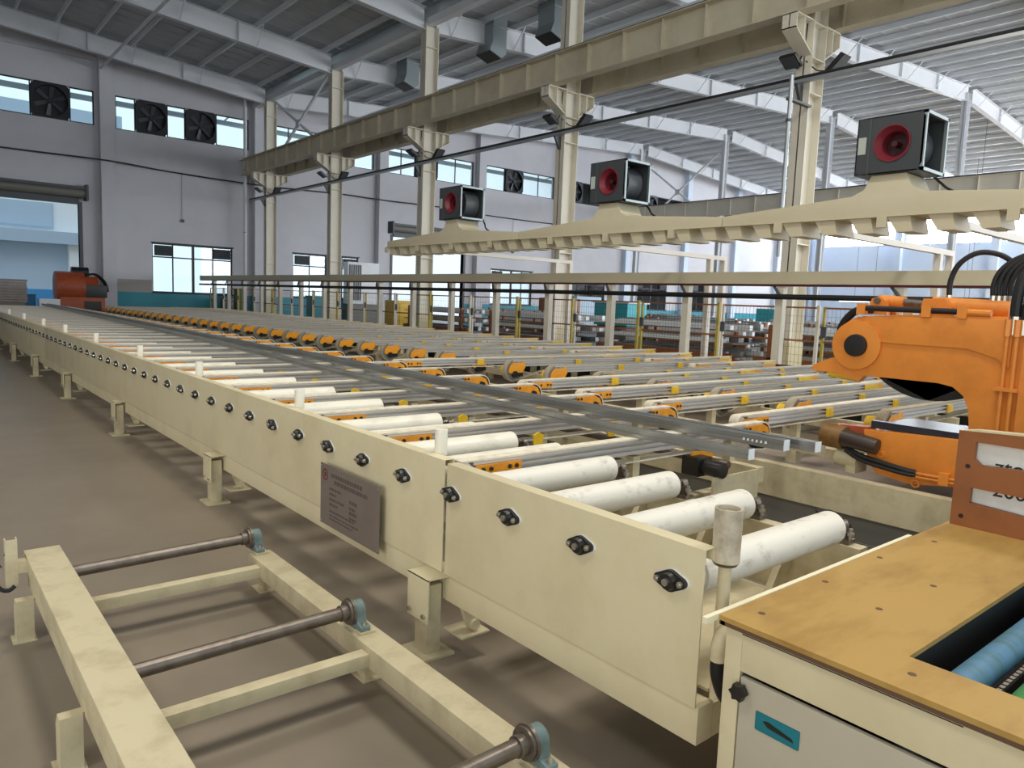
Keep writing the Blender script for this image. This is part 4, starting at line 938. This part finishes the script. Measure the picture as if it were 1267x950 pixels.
# ================================================================ DROP DUCTS UNDER THE ROOF
for k, (x, y, zb_, lab) in enumerate(((16.55, 21.6, 10.15, 'middle one, with a bright side'), (17.0, 28.0, 10.45, 'behind the third column'), (17.2, 19.2, 10.35, 'behind the second column'))):
    t = thing('air_outlet', 'galvanised roof drop duct with dark grille, ' + lab, 'air duct', (x, y, zb_), 'roof drop ducts')
    part('drop', MB().box(x - 0.3, x + 0.3, y - 0.4, y + 0.4, zb_ + 0.45, zr(x) + 0.05), GALVD, t)
    part('outlet', MB().prism([(x - 0.3, zb_ + 0.45), (x + 0.3, zb_ + 0.45), (x + 0.3, zb_ + 0.12), (x + 0.1, zb_ - 0.05), (x - 0.42, zb_ + 0.12)], 'y', y - 0.4, y + 0.4), GALVD, t)
    g = part('grille', MB().prism([(x - 0.42, zb_ + 0.11), (x + 0.08, zb_ - 0.055), (x + 0.08, zb_ - 0.075), (x - 0.43, zb_ + 0.09)], 'y', y - 0.38, y + 0.38), BLACK, t)
    part('flange', MB().box(x - 0.33, x + 0.33, y - 0.43, y + 0.43, zb_ + 0.95, zb_ + 0.99), GALV, t)

# ================================================================ BACKGROUND BEYOND THE FENCE
random.seed(11)
for k, (x, y, n_) in enumerate([(16.5, 7.5, 4), (16.5, 12.5, 4), (16.5, 18, 4), (17, 24, 4), (21, 9, 4), (21, 15, 4), (21.5, 24.5, 4), (26, 12, 4), (26, 19, 4), (31, 16, 4), (31, 24, 4)]):
    where = '%s from right in %s row beyond the fence' % (ORD[[0, 1, 2, 3, 0, 1, 2, 0, 1, 0, 1][k]], ['first', 'first', 'first', 'first', 'second', 'second', 'second', 'third', 'third', 'fourth', 'fourth'][k])
    t = thing('profile_rack', 'brown rack of pale aluminium profiles, ' + where, 'rack', (x, y, 0), 'racks of profiles')
    for a in (-1, 1):
        for b in (-1.8, 1.8): part('leg', MB().box(x + a - 0.05, x + a + 0.05, y + b - 0.05, y + b + 0.05, 0, 1.35), BROWN, t)
        part('side_rail', MB().box(x + a - 0.05, x + a + 0.05, y - 2.2, y + 2.2, 0.45, 0.6), BROWN, t)
    for lv in range(3):
        part('shelf', MB().box(x - 1.0, x + 1.0, y - 2.2, y + 2.2, 0.50 + 0.32 * lv, 0.53 + 0.32 * lv), GREYB, t)
        for j in range(6):
            xx = x - 0.85 + 0.33 * j + random.uniform(-0.05, 0.05); l = random.uniform(1.6, 2.3)
            part('profile', MB().box(xx - 0.07, xx + 0.07, y - l, y + l, 0.53 + 0.32 * lv, 0.53 + 0.32 * lv + random.uniform(0.06, 0.16)), random.choice([WHITEB, PROF, WHITEB, TILE]), t)
t = thing('teal_machine', 'teal machine cabinet with white top beyond the fence', 'cabinet', (21.5, 19.3, 0))
part('body', MB().box(20.9, 22.0, 18.5, 20.2, 0.9, 1.75), TEALB, t, bevel=0.02); part('stand', MB().box(21.0, 21.9, 18.6, 20.1, 0, 0.9), GREYB, t); part('top', MB().box(20.85, 22.05, 18.4, 20.3, 1.75, 1.82), WHITEB, t)
t = thing('teal_bin', 'teal bin beyond the fence near the far end wall', 'bin', (15.6, 33.5, 0)); part('body', MB().box(15.2, 16.1, 33.2, 33.9, 0, 1.5), TEALW, t, bevel=0.03); part('lid', MB().box(15.15, 16.15, 33.15, 33.95, 1.5, 1.56), TEALW, t)
t = thing('green_machine', 'small green and black pump unit at the far left end of the trough beam', 'pump', (12.6, 36.4, 0))
part('tank', MB().cyl((12.9, 36.4, 0.3), (12.9, 36.4, 1.75), 0.3, n=18), mat('green_paint', (96, 110, 44), 0.5), t); part('motor', MB().box(12.05, 12.5, 36.1, 36.7, 0.4, 1.3), BLACK, t, bevel=0.03); part('base', MB().box(12.0, 13.25, 36.0, 36.8, 0, 0.3), TEALW, t)
t = thing('louvred_unit', 'white louvred air conditioner unit standing by the far end wall', 'air conditioner', (19.6, 36.9, 0))
part('cabinet', MB().box(18.7, 20.6, 36.5, 37.0, 1.2, 3.45), WHITEB, t, bevel=0.02); part('stand', MB().box(18.8, 20.5, 36.55, 36.95, 0, 1.2), GREYB, t)
for j in range(6): part('louvre', MB().box(18.78 + 0.13 * j, 18.85 + 0.13 * j, 36.46, 36.5, 1.4, 3.3), GREYD, t)
for k, (x, y, w_, h_, m, lab) in enumerate(((24.5, 26, 1.6, 1.9, BROWN, 'brown machine cabinet beyond the fence, behind the farthest duct'), (18.2, 30, 1.2, 1.5, YELLOW, 'yellow machine cabinet beyond the fence by the end wall'), (30.5, 30.5, 2.0, 2.1, SKYW, 'pale blue machine cabinet far beyond the fence'), (37, 22, 2.0, 1.8, TEALB, 'teal machine cabinet under the distant ridge columns'), (36, 13, 2.4, 1.6, SKYW, 'pale cabinet low behind the stretcher hoses'))):
    t = thing('machine_cabinet', lab, 'cabinet', (x, y, 0))
    part('body', MB().box(x - w_ / 2, x + w_ / 2, y - 0.6, y + 0.6, 0.1, h_), m, t, bevel=0.03); part('door', MB().box(x - w_ / 2 + 0.1, x - 0.05, y - 0.63, y - 0.6, 0.25, h_ - 0.15), m, t); part('plinth', MB().box(x - w_ / 2 + 0.05, x + w_ / 2 - 0.05, y - 0.55, y + 0.55, 0, 0.1), GREYD, t)
# overhead lamps of the far hall
for k, (x, y) in enumerate(((44, 20), (47, 16), (50, 24), (55, 19))):
    t = thing('strip_lamp', 'lit strip lamp hanging low in the far right hall, %s' % ['leftmost pair, near one', 'rightmost one', 'second from the left', 'far one between the others'][k], 'lamp', (x, y, 2.6), 'far strip lamps')
    part('tube', MB().box(x - 0.1, x + 0.1, y - 1.0, y + 1.0, 2.55, 2.62), LAMP, t); part('reflector', MB().box(x - 0.18, x + 0.18, y - 1.05, y + 1.05, 2.62, 2.68), WHITEB, t)
    part('hanger', MB().cyl((x, y, 2.68), (x, y, zr(x)), 0.012, n=6), GREYD, t)

# ================================================================ PLYWOOD TOPPED FEED CABINET (right foreground)
t = thing('feed_table', 'cream cabinet table with worn plywood top and sunken green rollers in the right foreground', 'table', (2.6, 0.4, 0))
X0, X1, Y0, Y1 = 1.865, 3.62, -0.75, 1.19
part('cabinet_face', MB().box(X0, X0 + 0.02, Y0, 1.135, 0.597, 0.722).box(X0, X0 + 0.02, 1.135, Y1, 0.0, 0.722).box(X0, X0 + 0.02, Y0, 1.135, 0, 0.05), CREAM, t, bevel=0.003)
part('cabinet_end', MB().box(X0 + 0.02, X1, Y1 - 0.02, Y1, 0, 0.722), CREAM, t, bevel=0.003)
part('cabinet_back', MB().box(X1 - 0.02, X1, Y0, Y1, 0, 0.722), CREAM, t)
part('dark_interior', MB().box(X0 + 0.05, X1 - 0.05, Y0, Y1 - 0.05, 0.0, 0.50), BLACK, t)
dr = part('door', MB().box(X0 - 0.004, X0 + 0.012, Y0, 1.128, 0.06, 0.585), DOORM, t, bevel=0.003)
hp = part('handle', MB().box(X0 - 0.009, X0 - 0.004, 0.935, 1.070, 0.452, 0.507), TEAL, dr, label='turquoise recessed pull', bevel=0.004)
part('handle_slot', MB().prism([(1.045, 0.487), (1.03, 0.492), (0.955, 0.477), (0.95, 0.468), (1.03, 0.475)], 'x', X0 - 0.0105, X0 - 0.009), BLACK, dr)
kn = MB().prism([(1.118 + (0.028 if i % 2 == 0 else 0.020) * math.cos(i * math.pi / 6), 0.548 + (0.028 if i % 2 == 0 else 0.020) * math.sin(i * math.pi / 6)) for i in range(12)], 'x', X0 - 0.04, X0 - 0.016); kn.cyl((X0 - 0.016, 1.118, 0.548), (X0, 1.118, 0.548), 0.013, n=12)
part('knob', kn, BLACK, t, bevel=0.003)
part('vent_slot', MB().box(X0 - 0.001, X0 + 0.001, 0.55, 1.136, 0.7085, 0.7115), BLACK, t)
# plywood top with opening
OX0, OY1 = 2.043, 0.747
zt0, zt1 = 0.735, 0.75
ply = MB(); XA, XBp = 1.845, 3.63
ply.box(XA, XBp, OY1, 1.205, zt0, zt1); ply.box(XA, OX0, Y0, OY1, zt0, zt1); ply.box(3.35, XBp, Y0, OY1, zt0, zt1)
part('plywood_top', ply, PLYM, t)
ed = MB(); ed.box(XA + 0.001, XA + 0.02, Y0, 1.204, 0.722, zt0 + 0.0); ed.box(XA + 0.001, XBp, 1.185, 1.2, 0.722, zt0)
part('top_edge', ed, PLYE, t)
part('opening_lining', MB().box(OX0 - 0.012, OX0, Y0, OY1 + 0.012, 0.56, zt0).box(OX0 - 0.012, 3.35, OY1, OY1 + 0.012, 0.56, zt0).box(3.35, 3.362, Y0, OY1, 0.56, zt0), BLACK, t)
part('white_edge_strip', MB().box(XA - 0.06, 3.2, 1.206, 1.222, 0.735, 0.753), mat('edge_strip_cream', (236, 226, 192), 0.5), t)
for k in range(7):
    yy = 0.655 - 0.145 * k
    r = part('roller', MB().cyl((OX0 + 0.02, yy, 0.665), (3.33, yy, 0.665), 0.042, n=22), GRN if k % 2 else BLU, t)
    part('roller_shaft', MB().cyl((OX0, yy, 0.665), (3.35, yy, 0.665), 0.012, n=8), STEEL, r)
    ch = MB()
    for j in range(46): ch.box(OX0 + 0.03 + 0.0275 * j, OX0 + 0.048 + 0.0275 * j, yy - 0.078, yy - 0.066, 0.66, 0.673)
    part('chain', ch, BOLT, t, kind='stuff')
for k, (x, y) in enumerate(((1.96, 1.135), (2.38, 1.155), (2.80, 1.16), (1.945, 0.70), (2.66, 0.92), (2.30, 0.94), (3.2, 1.12))):
    part('screw_hole', MB().cyl((x, y, zt1), (x, y, zt1 + 0.0006), 0.011, n=10), PLYE, t)
# hose elbow below the table corner
t = thing('drain_elbow', 'cream pipe elbow with dark hose under the near corner of the plywood table', 'hose', (1.97, 1.26, 0.0))
part('elbow', MB().tube(smoothpath([(2.06, 1.262, 0.64), (1.97, 1.262, 0.635), (1.945, 1.262, 0.605), (1.943, 1.262, 0.555)], 5), 0.026, 12), CREAM_D, t)
part('hose', MB().tube(smoothpath([(1.943, 1.262, 0.56), (1.95, 1.262, 0.50), (1.99, 1.255, 0.42), (2.05, 1.25, 0.40)], 5), 0.024, 12), RUBBER, t)
# brown guard board with white writing board behind
XG = 3.55
t = thing('guard_board', 'brown guard board with two cut-out windows standing on the back of the plywood table', 'guard', (XG, 0.9, 0.75))
yA, yB = 1.190, 0.30
g = MB()
def quad(p): g.prism(p, 'x', XG, XG + 0.03)
quad([(yA, 1.169), (yB, 1.21), (yB, 1.125), (1.122, 1.127)]); quad([(yA, 1.169), (1.122, 1.127), (1.122, 1.052), (1.122, 0.75), (yA, 0.75)])
quad([(1.122, 1.052), (1.095, 1.029), (yB, 1.07), (yB, 0.93), (0.93, 0.925), (1.122, 0.927)])
quad([(1.122, 0.859), (0.916, 0.846), (yB, 0.80), (yB, 0.75), (1.122, 0.75)])
part('board', g, BROWN, t)
part('top_edge', MB().prism([(yA, 1.169), (yB, 1.21), (yB, 1.218), (1.12, 1.181)], 'x', XG - 0.002, XG + 0.04), CREAM, t)
for y, z in ((1.142, 1.018), (1.148, 0.795)): part('bolt_hole', MB().cyl((XG - 0.002, y, z), (XG, y, z), 0.010, n=14), BLACK, t)
wb = part('writing_board', MB().box(XG + 0.05, XG + 0.06, yB, 1.15, 0.77, 1.165), PAPER, t)
for body, zz in (('ztool d', 1.002), ('2000 D', 0.9)):
    fc = bpy.data.curves.new('handwriting', 'FONT'); fc.body = body; fc.size = 0.085; fc.extrude = 0.0004; fc.offset = 0.0006
    to = bpy.data.objects.new('handwriting', fc); COL.objects.link(to)
    dg = bpy.context.evaluated_depsgraph_get(); tm = bpy.data.meshes.new_from_object(to.evaluated_get(dg)); bpy.data.objects.remove(to)
    tm.materials.clear(); tm.materials.append(INK)
    ho = bpy.data.objects.new('handwriting', tm); COL.objects.link(ho); ho.parent = wb
    ho.rotation_euler = (math.pi / 2, 0, -math.pi / 2); ho.location = Vector((XG + 0.0495, 1.055, zz)) - off(wb)
# ================================================================ LEFT FOREGROUND IDLER FRAME
t = thing('idler_frame', 'low cream roller frame with bare steel shafts on the floor in the left foreground', 'frame', (1.0, 2.6, 0))
part('wide_beam', MB().box(0.428, 0.582, 0.4, 4.21, 0.265, 0.342), CREAM_D, t, bevel=0.005)
part('lower_beam', MB().box(0.436, 0.56, 0.4, 4.15, 0.185, 0.258), CREAM_D, t, bevel=0.004)
part('narrow_beam', MB().box(1.425, 1.545, 0.4, 3.90, 0.135, 0.225), CREAM_D, t, bevel=0.005)
for y in (3.93, 2.753, 1.585, 0.62):
    part('shaft', MB().cyl((0.575, y, 0.285), (1.43, y, 0.302), 0.0275, n=20), STEEL, t)
    cl = part('collar', MB().cyl((1.425, y, 0.302), (1.437, y, 0.302), 0.052, n=26).cyl((1.395, y, 0.302), (1.425, y, 0.302), 0.034, n=20).cyl((1.437, y, 0.302), (1.447, y, 0.302), 0.058, n=26), STEEL, t)
    pb = part('pillow_block', MB().prism(arc(y, 0.302, 0.044, -10, 190, 12) + [(y - 0.05, 0.262), (y - 0.085, 0.255), (y - 0.085, 0.235), (y + 0.085, 0.235), (y + 0.085, 0.255), (y + 0.05, 0.262)], 'x', 1.452, 1.497), BLUEB, t, bevel=0.004)
    part('shim', MB().box(1.445, 1.515, y - 0.095, y + 0.095, 0.225, 0.236), CREAM_D, t)
    for dy in (-0.068, 0.068): part('bolt', MB().cyl((1.474, y + dy, 0.255), (1.474, y + dy, 0.272), 0.011, n=6), BOLT, pb)
    part('cross_member', MB().box(0.56, 1.43, y - 0.21, y - 0.15, 0.145, 0.20), CREAM_D, t, bevel=0.003)
    lg = part('leg', MB().box(1.50, 1.585, y - 0.055, y + 0.02, 0.006, 0.135) if y > 3 else MB().box(1.49, 1.565, y - 0.055, y + 0.02, 0.006, 0.135), CREAM_D, t)
    part('foot_plate', MB().box(1.47, 1.61, y - 0.08, y + 0.05, 0, 0.006), CREAM_D, lg)
    ll = part('leg', MB().prism([(y - 0.02, 0.006), (y + 0.055, 0.006), (y + 0.055, 0.15), (y + 0.02, 0.20), (y - 0.02, 0.20)], 'x', 0.36, 0.372).box(0.36, 0.43, y - 0.03, y - 0.02, 0.006, 0.20).box(0.372, 0.436, y - 0.02, y + 0.02, 0.19, 0.2), CREAM_D, t)
    part('foot_plate', MB().box(0.345, 0.44, y - 0.035, y + 0.07, 0, 0.006), CREAM_D, ll)
up = part('cable_post', MB().ribbon([(0.345, 4.13), (0.345, 4.085), (0.39, 4.085), (0.39, 4.13)], 0.005, 'z', 0.2, 0.44).box(0.39, 0.432, 4.085, 4.13, 0.27, 0.33), CREAM_D, t)
part('post_bolt', MB().cyl((0.342, 4.1, 0.37), (0.336, 4.1, 0.37), 0.008, n=6), BOLT, up)
t = thing('black_cable', 'black cable looping off the post of the low frame at the left edge', 'cable', (0.34, 4.0, 0.2))
part('cable', MB().tube(smoothpath([(0.375, 4.06, 0.222), (0.35, 4.06, 0.205), (0.32, 4.1, 0.205), (0.29, 4.2, 0.24), (0.27, 4.3, 0.3)], 6), 0.010, 8), RUBBER, t)
part('thin_cable', MB().tube(smoothpath([(0.33, 4.12, 0.30), (0.31, 4.15, 0.35), (0.33, 4.18, 0.40), (0.30, 4.2, 0.39), (0.27, 4.2, 0.3)], 6), 0.003, 6), DKRED, t)
